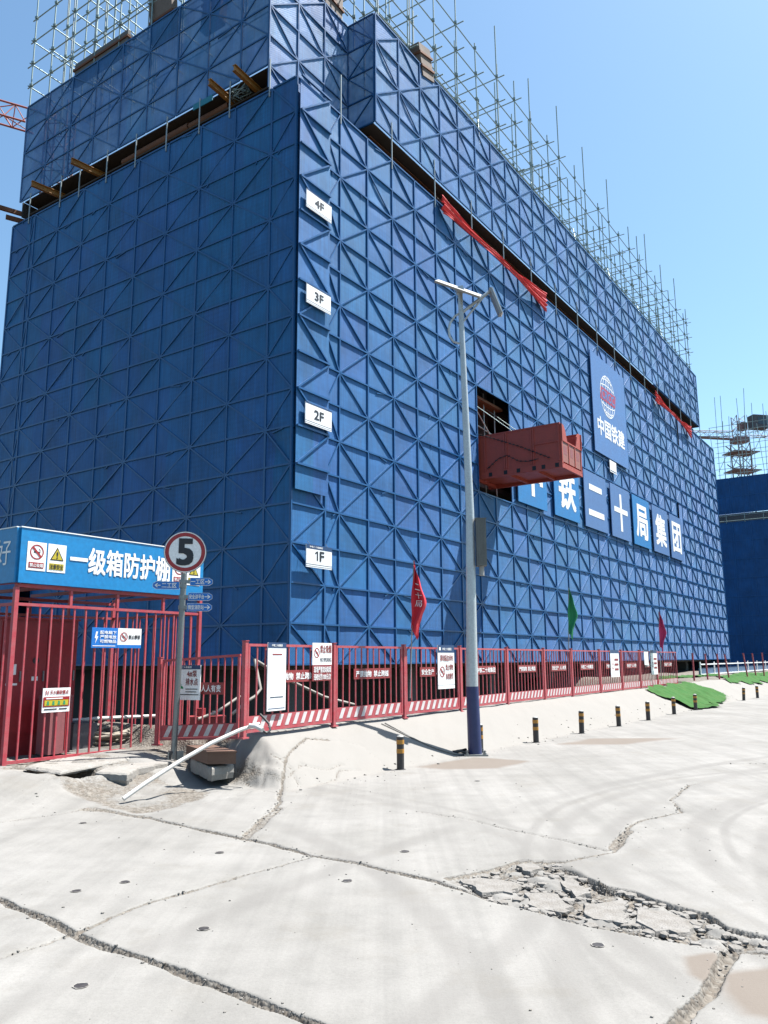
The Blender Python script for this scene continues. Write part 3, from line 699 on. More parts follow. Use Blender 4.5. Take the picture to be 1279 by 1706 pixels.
LET = [('中', 13.4, 16.25, 'panel_a'), ('铁', 17.08, 20.02, 'panel_a'), ('二', 20.75, 23.8, 'panel_b'), ('十', 24.48, 27.55, 'panel_b'), ('局', 28.06, 31.15, 'panel_a'), ('集', 31.75, 34.92, 'panel_b'), ('团', 35.42, 38.28, 'panel_b')]
desc = ['bright blue panel with white 中, mostly hidden behind the red container', 'bright blue panel with white 铁, below the red container', 'faded blue panel with white 二', 'faded blue panel with white 十', 'bright blue panel with white 局', 'faded blue panel with white 集', 'faded blue panel with white 团, at the far end of the row']
for (ch, x0, x1, mt), ds in zip(LET, desc):
    t_ = hang('letter_panel', ds, 'sign', x0, 7.7, -.13, 'company name panels on the netting'); w = x1-x0; h = 2.75
    b = MB(); b.bx(0, w, 0, .04, 0, h, mt); b.build('panel', t_)
    hh = {'二': .52, '十': .68}.get(ch, .66); b = MB(); b.text(ch, w*.17, w*.83, h*(.5-hh/2), h*(.5+hh/2), -.008, 'white', .035); b.build('character', t_)
t_ = hang('logo_banner', 'large blue banner with white globe emblem and four white characters', 'banner', 22.6, 11.75, -.13)
w, h = 5.25, 5.25; b = MB(); b.bx(0, w, 0, .04, 0, h, 'banner'); b.build('panel', t_)
def globe(b, cx, cz, r, y, mat, lw):
    def arc(pts):
        for (xa, za), (xb, zb) in zip(pts[:-1], pts[1:]):
            dx, dz = xb-xa, zb-za; L = math.hypot(dx, dz) or 1; nx, nz = -dz/L*lw/2, dx/L*lw/2
            b.flat([(xa-nx, za-nz), (xb-nx, zb-nz), (xb+nx, zb+nz), (xa+nx, za+nz)], y, mat)
    T = [2*math.pi*k/48 for k in range(49)]
    arc([(cx+r*math.cos(a), cz+r*math.sin(a)) for a in T])
    for f in (.28, .68): arc([(cx+f*r*math.cos(a), cz+r*math.sin(a)) for a in T])
    arc([(cx, cz-r), (cx, cz+r)])
    for f in (-.72, -.42, .42, .72):
        c = math.sqrt(1-f*f); arc([(cx+r*c*k/6, cz+r*f+.10*r*math.copysign(1, f)*(1-(k/6)**2)) for k in range(-6, 7)])
b = MB(); globe(b, 2.35, 3.35, 1.12, -.006, 'white', .055); b.build('emblem', t_)
b = MB(); b.flat([(1.15, 3.0), (3.45, 3.0), (3.62, 3.7), (1.32, 3.7)], -.010, 'logo_red'); b.text('CRCC', 1.4, 3.35, 3.12, 3.58, -.013, 'banner', .03); b.build('emblem_band', t_)
b = MB(); b.text('中国铁建', .55, 4.7, 1.0, 1.95, -.008, 'white', .03); b.build('characters', t_)
t_ = hang('notice_sheet', 'small white notice sheet below the globe banner', 'sign', 24.65, 11.05, -.14); b = MB(); b.bx(0, 1.0, 0, .02, 0, .62, 'white'); b.rect(.06, .94, .05, .1, -.003, 'ink_blue'); b.build('sheet', t_)
def ribbon(label, x0, x1, z0, z1, sag, wid):
    o = hang('red_ribbon', label, 'ribbon', 0, 0, 0, 'red ribbons strung over the netting'); n = 110; vs = []; m = 34; r = random.Random(7)
    fold = [r.uniform(-1, 1) for _ in range(m+1)]
    for i in range(n+1):
        u = i/n; x = x0+(x1-x0)*u; zc = z0+(z1-z0)*u-sag*math.sin(math.pi*u)**.9
        wd = wid(u)
        for j in range(m+1):
            v = j/m-.5
            vs.append((x+.05*fold[j]*wd+.10*wd*math.sin(j*.55+u*2), -.20-.10*math.sin(math.pi*u)-.045*math.sin(j*.85+u*4+1.5*math.sin(u*9))*min(1, wd*2)-.018*fold[j], zc+v*wd+.025*math.sin(u*17+j*.4)))
    b = MB(); b.add(vs, [(i*(m+1)+j, (i+1)*(m+1)+j, (i+1)*(m+1)+j+1, i*(m+1)+j+1) for i in range(n) for j in range(m)], 'ribbon', True)
    b.build('cloth', o)
    b = MB(); b.path([(x0-.2, -.08, z0+.2), (x0, -.2, z0)], .012, 'cable', 5); b.build('tie_cord', o); b = MB(); b.path([(x1, -.2, z1), (x1+.3, -.08, z1+.2)], .012, 'cable', 5); b.build('tie_cord', o)
ribbon('long gathered red ribbon sagging above the red container', 7.75, 17.0, 17.6, 17.4, .16, lambda u: .27+.45*max(0, 1-u*4.0)**1.3+.65*max(0, (u-.62)/.38)**1.4)
ribbon('shorter gathered red ribbon near the far end of the netting', 34.0, 42.7, 17.6, 17.35, .14, lambda u: .25+.6*max(0, 1-u*4.0)**1.3+.65*max(0, (u-.62)/.38)**1.4)

# ------------------------------------------------------------------ loading container on the opening
t_ = hang('loading_container', 'red steel loading container cantilevered out of the netted facade', 'container', 10.5, 8.08, 0)
CW, CP, CH = 1.85, 3.15, 1.55
b = MB()
for y0, y1 in ((-1.02, -.02), (-2.08, -1.06), (-CP, -2.12)): b.bx(0, CW, y0, y1, .10, .13, 'bin_red')
b.bx(0, CW, -CP, .3, .131, .16, 'bin_red'); b.build('floor_plate', t_)
b = MB()
b.bx(-.02, .08, -CP, .6, -.02, .22, 'bin_red'); b.bx(CW-.08, CW+.02, -CP, .6, -.02, .22, 'bin_red')
for y in (-CP+.04, -2.10, -1.04, .3): b.bx(.081, CW-.081, y-.04, y+.04, -.01, .098, 'bin_red')
for y in (-2.95, -2.45, -2.1, -1.5, -1.0, -.4): b.bx(-.024, -.021, y-.07, y+.07, .02, .17, 'chain')
b.build('base_frame', t_)
for sx, nm in ((0, 'side_wall'), (CW, 'side_wall')):
    b = MB(); s0, s1 = (sx, sx+.03) if sx == 0 else (sx-.03, sx); b.bx(s0, s1, -CP+.05, .2, .221, CH, 'bin_red')
    o0, o1 = (s0-.035, s0-.001) if sx == 0 else (s1+.001, s1+.035)
    for y in (-CP+.1, -2.1, -2.02, -1.05, -.97, -.2): b.bx(o0, o1, y-.03, y+.03, .23, CH, 'bin_red')
    b.bx(o0, o1, -CP+.13, -2.14, .92, .97, 'bin_red'); b.bx(s0-.02, s1+.02, -CP+.05, .2, CH+.001, CH+.05, 'bin_red'); b.build(nm, t_)
b = MB()
y0, y1 = -CP, -CP+.045
for x0, x1 in ((.0, .07), (.62, .68), (1.2, 1.26), (CW-.07, CW)): b.bx(x0, x1, y0, y1, .222, .95, 'bin_red')
b.bx(-.01, CW+.01, y0-.005, y1+.005, .951, 1.0, 'bin_red')
for x0, x1 in ((.07, .62), (.68, 1.2), (1.26, CW-.07)):
    b.bx(x0, x1, y0+.02, y0+.03, .222, .95, 'bin_front')
    b.rect(x0+.14, x1-.14, .5, .8, y0+.018, 'pink_box')
b.prism([(0, 1.0), (.52, 1.0), (.36, 1.40), (.22, CH), (0, CH)], y0, y1, 'bin_red'); b.prism([(CW, 1.0), (CW-.52, 1.0), (CW-.36, 1.40), (CW-.22, CH), (CW, CH)], y0, y1, 'bin_red')
b.bx(0, .04, y0-.03, y0-.001, .95, CH, 'bin_red'); b.bx(CW-.04, CW, y0-.03, y0-.001, .95, CH, 'bin_red')
b.build('front_gate', t_)
def chain_path(pts, name='chain'):
    b = MB(); b.path(pts, .012, 'chain', 6)
    for p, q in zip(pts[:-1], pts[1:]):
        n = int((Vector(q)-Vector(p)).length/.16)
        for k in range(n):
            c = Vector(p).lerp(Vector(q), (k+.5)/n); b.box(c, (.045, .07, .035), 'chain', rz=.4*k)
    b.build(name, t_)
chain_path([(-.08, .2, 1.75), (-.08, -1.6, .95), (-.08, -2.75, .35)])
chain_path([(-.08, -.3, .3), (-.08, -.75, .62), (-.08, -1.1, .70), (-.08, -1.55, .42), (-.08, -1.9, .36), (-.08, -2.3, .40)])
for x in (.02, CW-.02):
    b = MB(); b.tube((x, -2.8, .3), (x, .6, 3.2), .014, 'tube_dull', 6); b.build('stay_cable', t_)

# ------------------------------------------------------------------ barrier fence along the pit
def fence_panel(p, q, label, plate, h=1.2, sub=False):
    p = np.array(p); q = np.array(q); d = q-p; L = math.hypot(d[0], d[1]); rz = math.atan2(d[1], d[0])
    slope = (q[2]-p[2])/L
    o = thing('barrier_fence', label, 'fence', p, rz, 'red barrier panels along the pit')
    Z = lambda x, z: z+slope*x
    b = MB()
    P = lambda x, z: (x, 0, Z(x, z))
    b.bar(P(.08, h-.02), P(L-.04, h-.02), .035, .035, 'fence_red'); b.bar(P(.08, .035), P(L-.04, .035), .035, .035, 'fence_red')
    b.bar(P(.095, .056), P(.095, h-.04), .034, .034, 'fence_red'); b.bar(P(L-.06, .056), P(L-.06, h-.04), .034, .034, 'fence_red'); b.build('frame', o)
    b = MB(); b.bx(-.005, .055, -.03, .03, -.03, h+.03, 'fence_red'); b.bx(-.012, .062, -.038, .038, h+.031, h+.04, 'fence_red')
    b.bx(-.04, .09, -.05, .05, -.05, -.031, 'fence_red'); b.build('post', o)
    n = 10
    for k in range(n):
        x = .095+(L-.155)*(k+1)/(n+1); bb = MB(); jx = rng.uniform(-.008, .008)
        bb.bar((x, 0, Z(x, .24)), (x+jx, 0, Z(x, h-.04)), .018, .018, 'fence_red', up=(0, 1, 0)); bb.build('bar', o)
    b = MB(); kz0, kz1 = .055, .235
    b.add([(.112, -.012, Z(.112, kz0)), (L-.077, -.012, Z(L-.077, kz0)), (L-.077, -.012, Z(L-.077, kz1)), (.112, -.012, Z(.112, kz1))], [(0, 1, 2, 3)], 'fence_red')
    b.add([(.112, -.009, Z(.112, kz0)), (L-.077, -.009, Z(L-.077, kz0)), (L-.077, -.009, Z(L-.077, kz1)), (.112, -.009, Z(.112, kz1))], [(3, 2, 1, 0)], 'fence_red')
    m = max(5, int(round((L-.2)/.2))); st_ = (L-.25)/m
    for k in range(m):
        x = .15+st_*k; w = st_*.46; sh = .085
        if x+sh+w > L-.08: break
        b.add([(x, -.015, Z(x, kz0+.012)), (x+w, -.015, Z(x+w, kz0+.012)), (x+w+sh, -.015, Z(x+w+sh, kz1-.012)), (x+sh, -.015, Z(x+sh, kz1-.012))], [(0, 1, 2, 3)], 'fence_white')
    b.build('kick_plate', o)
    if plate:
        b = MB(); w = min(1.05, L*.56); xc = L*.52; x0, x1 = xc-w/2, xc+w/2; zz = Z(xc, .66)
        b.bx(x0, x1, -.022, -.014, zz, zz+.17, 'plate_red'); b.text(plate, x0+.05, x1-.05, zz+.035, zz+.135, -.025, 'white'); b.build('slogan_plate', o)
    return o
S1, S2, S3 = '严禁抛物  禁止跨越', '安全生产  人人有责', '中铁二十局集团'
def ft(t): return tq(t, float(qfence(np.array([t]))[0]), .63)
fence_panel((-3.42, 12.4, .42), (-2.04, 11.75, .50), 'red barrier panel joining the shelter, with the 4# pump sign on it', S2)
FT = [(-2.35, -.19, S1, 'nearest red barrier panel, with the no smoking sign'), (-.19, 1.86, S1, 'red barrier panel beside the no smoking panel, plate reading 严禁抛物 禁止跨越'), (1.86, 3.9, S2, 'red barrier panel under the red flag, with the pit edge sign'),
      (3.9, 6.3, S3, 'red barrier panel behind the lamp post, plate reading 中铁二十局集团'), (6.3, 8.47, S1, 'red barrier panel just right of the lamp post panel'), (8.47, 10.4, S2, 'red barrier panel second to the right of the lamp post panel'),
      (10.4, 12.7, S3, 'red barrier panel under the green flag'), (12.7, 14.7, S1, 'far red barrier panel carrying a tall white notice'), (14.7, 16.6, S2, 'narrow looking red barrier panel between the white notices'),
      (16.6, 18.6, S1, 'red barrier panel with two small white notices, under the pink flag'), (18.6, 21.3, S2, 'last red barrier panel before the green dust net')]
for a, b_, s, lab in FT:
    fence_panel(ft(a), ft(b_), lab, s)
# end post of the run
e = tag(MB().build('x'), None) if False else None
def post_thing(label, p, lean, h=1.3, group='leaning red posts past the fence'):
    o = thing('fence_post', label, 'post', p, 0, group); b = MB(); b.tube((0, 0, -.2), (lean, lean*.3, h), .035, 'fence_red', 8); b.build('shaft', o)
    b = MB(); b.box((lean, lean*.3, h+.012), (.085, .085, .02), 'fence_red'); b.build('cap', o)
LP = [((1157, 1140), (1153, 1089), 33., 'nearest of the red posts standing past the fence end'), ((1180, 1139), (1174, 1090), 34.5, 'second red post past the fence end'), ((1199, 1135), (1194, 1090), 36., 'third red post past the fence end'),
      ((1216, 1134), (1206, 1091), 37.5, 'fourth red post, leaning, in front of the building edge'), ((1246, 1128), (1237, 1089), 40., 'leaning red post left of the pair in front of the far building'), ((1260, 1128), (1252, 1089), 41.5, 'leaning red post in the middle in front of the far building'), ((1273, 1126), (1269, 1088), 43., 'rightmost leaning red post at the picture edge')]
for (bx_, by_), (tx_, ty_), D, lab in LP:
    pb, pt = at(bx_, by_, D), at(tx_, ty_, D); post_thing(lab, pb, pt[0]-pb[0], pt[2]-pb[2])
# signs hung on the fence
def fence_spot(t, z=0.): 
    p = ft(t); return p+np.array([0, 0, z])
fdir = lambda t: math.atan2(*( (ft(t+.2)-ft(t-.2))[:2][::-1]))
def no_smoke(b, cx, cz, r, y, ring='sign_red', ink='ink'):
    b.ring((cx, cz), r, r*.83, y, ring); b.rect(cx-r*.45, cx+r*.35, cz-r*.12, cz+r*.08, y, ink)
    b.rect(cx+r*.38, cx+r*.5, cz-r*.12, cz+r*.08, y, ink)
    b.flat([(cx+r*.45, cz+r*.15), (cx+r*.55, cz+r*.15), (cx+r*.35, cz+r*.5), (cx+r*.25, cz+r*.5)], y, ink)
    w = r*.1; k = r*.6
    b.flat([(cx-k-w, cz+k-w), (cx+k-w, cz-k-w), (cx+k+w, cz-k+w), (cx-k+w, cz+k+w)], y-.002, ring)
t_ = thing('notice_board', 'white notice board with blue header hung left on the nearest fence panel', 'sign', fence_spot(-1.90, .28)-WV*.06, fdir(-1.5)); b = MB(); w, h = .42, .94
b.bx(0, w, 0, .015, 0, h, 'white'); b.rect(0, w, h*.92, h, -.003, 'head_blue'); b.text('中铁二十局集团', .08, .32, h*.94, h*.975, -.006, 'white'); b.rect(.1, w-.1, h*.815, h*.835, -.003, 'plate_red')
b.rect(.06, w-.06, h*.19, h*.205, -.003, 'ink_blue'); b.rect(.02, w-.02, h*.03, h*.04, -.003, 'head_blue'); b.build('board', t_)
t_ = thing('no_smoking_sign', 'white and red no smoking sign at the top of the nearest fence panel', 'sign', fence_spot(-.82, .66)-WV*.06, fdir(-.5)); b = MB(); w, h = .52, .57
b.bx(0, w, 0, .012, h*.42, h, 'white'); b.build('white_board', t_); b = MB(); b.bx(0, w, -.001, .012, 0, h*.415, 'plate_red'); b.text('现场严禁流动吸烟', .03, w-.03, h*.22, h*.38, -.005, 'white'); b.text('违者处罚1000元/次', .03, w-.03, h*.03, h*.19, -.005, 'white'); b.build('fine_board', t_)
b = MB(); no_smoke(b, .11, .42, .075, -.003); b.text('禁止吸烟', .2, .5, .42, .54, -.004, 'plate_red'); b.text('NO SMOKING', .2, .5, .285, .35, -.004, 'ink_blue', .01); b.build('lettering', t_)
t_ = thing('pit_edge_sign', 'white sign with blue header warning of the pit edge, right of the red flag', 'sign', fence_spot(2.98, .42)-WV*.06, fdir(3)); b = MB(); w, h = .62, .82
b.bx(0, w, 0, .015, 0, h, 'white'); b.rect(0, w, h*.83, h, -.003, 'head_blue'); b.text('中铁二十局集团', .16, w-.12, h*.88, h*.94, -.006, 'white'); b.rect(.04, .1, h*.88, h*.95, -.006, 'white'); b.build('board', t_)
b = MB(); b.text('基坑临边2米内', .08, w-.06, .52, .64, -.005, 'plate_red'); b.text('禁止堆物', .28, w-.06, .35, .46, -.005, 'plate_red'); b.text('违者重罚', .28, w-.06, .18, .29, -.005, 'plate_red'); no_smoke(b, .15, .32, .1, -.004); b.rect(0, w, .07, .075, -.003, 'ink_blue'); b.build('lettering', t_)
for t0, z0, w, h, lab in ((13.55, .42, .78, .8, 'tall white notice on the far fence panels, left one'), (17.0, .75, .45, .5, 'small white notice near the top of the fence under the pink flag'), (17.75, .42, .75, .82, 'white notice hanging right of the small one under the pink flag')):
    t_ = thing('fence_notice', lab, 'sign', fence_spot(t0, z0)-WV*.06, fdir(t0), 'white notices on the far fence'); b = MB(); b.bx(0, w, 0, .015, 0, h, 'white'); b.rect(0, w, h*.88, h, -.003, 'head_blue'); b.build('board', t_)
    if h > .6: b = MB(); b.ring((w*.25, h*.4), .09, .07, -.004, 'sign_red', 20); b.rect(w*.45, w*.9, h*.6, h*.68, -.004, 'plate_red'); b.rect(w*.45, w*.9, h*.42, h*.5, -.004, 'plate_red'); b.rect(w*.45, w*.9, h*.24, h*.32, -.004, 'plate_red'); b.build('lettering', t_)
# pump sign on the panel by the shelter
dv = np.array([-2.04+3.42, 11.75-12.4]); rzp = math.atan2(dv[1], dv[0])
t_ = thing('pump_sign', 'white pump drainage sign reading 4# with a green pictogram', 'sign', (-3.11, 12.17, 1.04), rzp); b = MB(); w, h = .46, .50
b.bx(0, w, 0, .015, 0, h, 'white'); b.rect(0, w, h*.88, h, -.003, 'head_blue'); b.text('中铁二十局集团', .05, .3, h*.91, h*.97, -.006, 'white'); b.build('board', t_)
b = MB(); b.text('4#泵', .22, .40, .33, .42, -.005, 'plate_red'); b.text('排水点', .20, .42, .21, .31, -.005, 'plate_red'); b.prism([(.06, .16), (.16, .16), (.15, .19), (.12, .2), (.10, .30), (.07, .34), (.055, .3), (.08, .2)], -.004, 0, 'flag_green')
for k, (a, c) in enumerate(((.2, .42), (.2, .40), (.05, .44))): b.rect(a, c, .15-.04*k, .162-.04*k, -.004, 'ink')
b.build('lettering', t_)

# ------------------------------------------------------------------ flags on the fence
def flag(label, px_, ytop, ybot, ypole, Y, mat, words=None, wm=1.):
    tp = at(px_, ytop, Y); bt = at(px_-7*wm, ypole, Y); lo = at(px_-6*wm, ybot, Y)
    o = thing('flag', label, 'flag', bt, 0, 'coloured flags on the fence'); b = MB(); tipv = Vector(tuple(tp-bt)); b.tube((0, 0, -.9), tipv, .012, 'capgrey', 6); b.build('pole', o)
    n, m = 22, 10; hgt = (tp-lo)[2]; vs = []; r = random.Random(len(label))
    for i in range(n+1):
        v = i/n
        for j in range(m+1):
            u = j/m; w = hgt*(.20*math.sin(min(1, v*1.15)*math.pi*.62)**.9*(1 if v < .8 else 1-.55*(v-.8)/.2))*(1+.12*math.sin(v*14))
            base = tipv*(1-v*hgt/tipv.z)
            zz = base.z - .10*u*hgt*(1-v)-.06*hgt*u*v
            vs.append((base.x+w*u+.015*math.sin(v*9+u*4), -.02-.13*hgt*math.sin(u*9+v*2.5)*u*.8-.05*u, zz-(.12*hgt*(u**2) if v > .95 else 0)))
    b = MB(); b.add(vs, [(i*(m+1)+j, (i+1)*(m+1)+j, (i+1)*(m+1)+j+1, i*(m+1)+j+1) for i in range(n) for j in range(m)], mat, True)
    cl = b.build('cloth', o)
    if words:
        for k, ch in enumerate(words):
            gv, gf, mx = glyph(ch, 0); b = MB(); s_ = hgt*.10; z0 = tipv.z-hgt*(.42+.13*k); vv = []
            for p in gv:
                u = .28+.5*p[0]/mx[0]; zv = z0+p[1]/mx[1]*s_; v = (tipv.z-zv)/hgt; base = tipv*(1-v*hgt/tipv.z)
                w = hgt*.20*math.sin(min(1, v*1.15)*math.pi*.62)**.9*(1+.12*math.sin(v*14))
                vv.append((base.x+w*u*.9, -.04-.13*hgt*math.sin(u*9+v*2.5)*u*.8-.05*u, zv-.1*u*hgt*(1-v)))
            b.add(vv, gf, 'white'); b.build('character', cl)
flag('red flag with white characters on a thin pole, left of the lamp post', 689, 934, 1046, 1078, 14.75, 'flag_red', '二十局')
flag('green flag on a thin pole, right of the lamp post', 947, 979, 1053, 1086, 21.8, 'flag_green', wm=.3)
flag('pink red flag near the far end of the fence', 1097, 1019, 1076, 1090, 28.2, 'flag_pink', wm=-.2)

# ------------------------------------------------------------------ bollards
BT = [(667, 1282, 0), (800, 1254, 0), (893, 1237, 0), (969, 1222, .01), (1031, 1210, .02), (1080, 1200, .02), (1123, 1190, .0), (1159, 1183, .01), (1239, 1167, .03), (1262, 1163, .0)]
BL = ['nearest black and yellow bollard, in front of the fence', 'black and yellow bollard half hidden behind the lamp post', 'black and yellow bollard first to the right of the lamp post', 'black and yellow bollard second to the right of the lamp post', 'black and yellow bollard third to the right of the lamp post', 'slightly leaning bollard just left of the green net',
      'black and yellow bollard at the left edge of the green net', 'black and yellow bollard at the right tip of the green net', 'thin looking bollard left of the last one, on the far pavement', 'last black and yellow bollard at the right picture edge']
BG = 'black and yellow bollards along the road edge'
bol = None
for (px_, py_, ln), lab in zip(BT, BL):
    p = gnd(px_, py_)
    if bol is None:
        bol = thing('bollard', lab, 'bollard', p, 0, BG); r = .055
        b = MB(); b.tube((0, 0, -.05), (0, 0, .47), r, 'black', 20); b.build('post', bol)
        for z in (.235, .365): b = MB(); b.tube((0, 0, z), (0, 0, z+.062), r+.003, 'yellow', 20); b.build('reflective_band', bol)
        b = MB(); b.path([(0, 0, .471), (0, 0, .482), (0, 0, .492)], [r*.95, r*.8, r*.4], 'capgrey', 16); b.build('cap', bol)
        b = MB(); b.path([(0, 0, -.01), (0, 0, .006)], [.085, .075], 'black', 16); b.build('base', bol)
        last = bol
    else: last = dup(bol, p, rng.uniform(0, 3), lab)
    last.rotation_euler.x = ln; last.rotation_euler.y = -ln*1.5

# ------------------------------------------------------------------ solar street lamp
lp = thing('solar_street_lamp', 'tall grey solar street lamp with navy lower post and battery box', 'street lamp', (1.52, 14.18, 0.0))
b = MB(); b.path([(.0, 0, .02), (-.02, 0, 1.14)], [.118, .107], 'pole_navy', 24, False); b.path([(-.02, 0, 1.14), (.02, 0, 4.2), (-.06, 0, 8.45)], [.104, .074, .044], 'pole_grey', 24); b.build('pole', lp)
b = MB(); b.bx(-.2, .2, -.2, .2, 0, .025, 'steel')
for sx in (-.15, .15):
    for sy in (-.15, .15): b.tube((sx, sy, .02), (sx, sy, .09), .016, 'steel', 8); b.tube((sx, sy, .026), (sx, sy, .05), .028, 'steel', 6)
b.build('base_plate', lp)
b = MB()
b.bx(.11, .285, -.11, .11, 3.22, 4.05, 'box_grey')
for x in (.15, .2, .245): b.bx(x-.008, x+.008, -.118, -.111, 3.25, 4.02, 'box_grey')
b.bx(.10, .295, -.12, .12, 4.051, 4.07, 'box_grey'); b.build('battery_box', lp)
b = MB(); b.tube((.2, 0, 3.05), (.2, 0, 3.219), .045, 'capgrey', 12); b.build('conduit_boot', lp)
b = MB(); b.bar((-.50, 0, 8.64), (.32, 0, 8.32), .62, .04, 'solar', up=tuple(Vector((.82, 0, -.30)).cross(Vector((-.1, .86, .56))))); b.build('solar_panel', lp)
b = MB(); b.bar((-.05, 0, 8.4), (-.08, 0, 8.50), .14, .14, 'pole_grey', up=(0, 1, 0)); b.build('panel_bracket', lp)
b = MB(); b.tube((-.06, 0, 7.98), (.50, 0, 8.42), .03, 'pole_grey', 10); b.tube((-.03, 0, 7.80), (.38, 0, 8.31), .018, 'pole_grey', 8); b.build('arm', lp)
b = MB(); b.bar((.50, 0, 8.46), (.68, 0, 7.95), .20, .04, 'solar', up=(1, 0, .35)); b.bar((.535, 0, 8.46), (.715, 0, 7.95), .2, .02, 'white', up=(1, 0, .35)); b.build('lamp_head', lp)
b = MB(); b.path([(-.06, 0, 8.0), (-.17, 0, 7.93), (-.26, 0, 7.8), (-.29, 0, 7.66), (-.27, 0, 7.52), (-.2, 0, 7.42), (-.1, 0, 7.39), (-.02, 0, 7.39)], .022, 'pole_grey', 8); b.build('scroll_bracket', lp)
pc = MB(); lx, ly = 1.52, 14.18
for k, (t0, q0) in enumerate(((1.0, 1.02), (1.12, 1.02))):
    pts = [(lx-.15, ly-.02, .03)]
    e_ = tq(t0+.1, 1.05); 
    for i in range(1, 9):
        u = i/8; x = lx-.15+(e_[0]-lx+.15)*u+.05*math.sin(u*4+k); y = ly+(e_[1]-ly)*u-.12*math.sin(u*3.1)*(1+k*.5); pts.append((x, y, tz(x, y)+.015))
    pc = MB(); pc.path(pts, .009, 'cable_pale', 5); tag(pc.build('cable'), ['thin cable running from the lamp base up the apron, upper one', 'thin cable running from the lamp base up the apron, lower one'][k], 'cable', 'cables on the apron')
pts = [(lx-.12, ly-.05, .04), (lx-.28, ly-.02, .07), (lx-.42, ly+.02, .05), (lx-.3, ly+.08, .06), (lx-.15, ly+.04, .09), (lx-.36, ly-.04, .04), (lx-.46, ly+.04, .05)]
pc = MB(); pc.path(pts, .022, 'cable', 6); tag(pc.build('cable_tangle'), 'black cable tangle lying at the foot of the street lamp', 'cable')

# ------------------------------------------------------------------ sign post with speed limit and arrows
sp = thing('sign_post', 'grey post with round 5 speed limit sign and four blue arrow boards', 'sign post', (-3.06, 11.93, .235), math.radians(13))
b = MB(); b.tube((.03, 0, -.1), (.08, 0, 2.65), .044, 'steel', 16); b.build('post', sp)
b = MB()
for a in range(3): b.box((.03+.09*math.cos(a*2.1), .09*math.sin(a*2.1), .04), (.1, .02, .12), 'steel', rz=a*2.1)
b.build('foot_bracket', sp)
b = MB(); cz = 2.96; cxx = .085; b.disc((cxx, cz), .31, -.075, -.06, 'steel', 48); b.build('sign_back', sp)
b = MB(); b.disc((cxx, cz), .302, -.078, -.0755, 'white', 48); b.ring((cxx, cz), .29, .235, -.081, 'sign_red', 48); b.text('5', cxx-.105, cxx+.105, cz-.185, cz+.185, -.084, 'ink', .045); b.build('speed_limit_sign', sp)
def arrow_board(x0, x1, z, words, left=False):
    hh = .058; n = .05
    poly = [(x0+n, z-hh), (x1, z-hh), (x1, z+hh), (x0+n, z+hh), (x0, z+hh*.45), (x0, z-hh*.45)] if left else [(x0, z-hh), (x1-n, z-hh), (x1, z-hh*.45), (x1, z+hh*.45), (x1-n, z+hh), (x0, z+hh)]
    b = MB(); b.prism(poly, -.062, -.052, 'white'); k = .0045
    cx = (x0+x1)/2; sx = (x1-x0-2*k)/(x1-x0); sz = (2*hh-2*k)/(2*hh)
    b.flat([(cx+(x-cx)*sx, z+(zz-z)*sz) for x, zz in poly], -.065, 'sign_blue')
    w = x1-x0
    if left: b.text('←', x0+.03, x0+.11, z-.03, z+.03, -.068, 'white'); b.text(words, x0+.13, x1-.04, z-.034, z+.034, -.068, 'white')
    else: b.text(words, x0+.015, x1-.12, z-.034, z+.034, -.068, 'white'); b.text('→', x1-.11, x1-.03, z-.03, z+.03, -.068, 'white')
    o = b.build('arrow_board', sp)
    c = MB(); c.tube((.07, 0, z-.03), (.07, 0, z+.03), .055, 'steel', 14); xe = x1 if left else x0; c.bx(min(xe, .07), max(xe, .07), -.05, -.03, z-.025, z+.025, 'steel'); c.build('clamp', o)
arrow_board(.17, .50, 2.522, '一工区'); arrow_board(-.36, .02, 2.462, '二工区', True); arrow_board(.15, .50, 2.30, '安全讲平台'); arrow_board(.14, .50, 2.145, '微型消防站')

# ------------------------------------------------------------------ switch-box shelter
P0 = np.array([-5.03, 11.0, .25])
sh = thing('switchbox_shelter', 'red steel barred shelter with blue lettered fascia', 'shelter', P0, ROT)
SL, SD, ZF0, ZF1, ZR = 3.34, 2.3, 2.42, 3.18, 2.13
for nm, args in (('fascia', (0, SL, -.02, .0)),):
    b = MB(); b.bx(-.02, SL, -.06, -.02, ZF0, ZF1, 'fascia'); b.bx(-.03, SL+.01, -.07, -.01, ZF1+.001, ZF1+.015, 'white')
    f1 = b.build('front_fascia', sh)
b = MB(); b.bx(-.061, -.021, -.019, SD, ZF0, ZF1, 'fascia'); b.bx(-.07, -.01, -.01, SD, ZF1+.001, ZF1+.015, 'white')
ls = b.build('side_fascia', sh)
b = MB(); gv, gf, mx = glyph('好', 0); b.add([(-.066, .46-.36*p[0]/mx[0], ZF0+.25+.36*p[1]/mx[1]) for p in gv], gf, 'white'); b.build('character', ls)
b = MB(); b.text('一级箱防护棚', .76, 2.60, ZF0+.21, ZF0+.59, -.066, 'white', .03); b.build('lettering', f1)
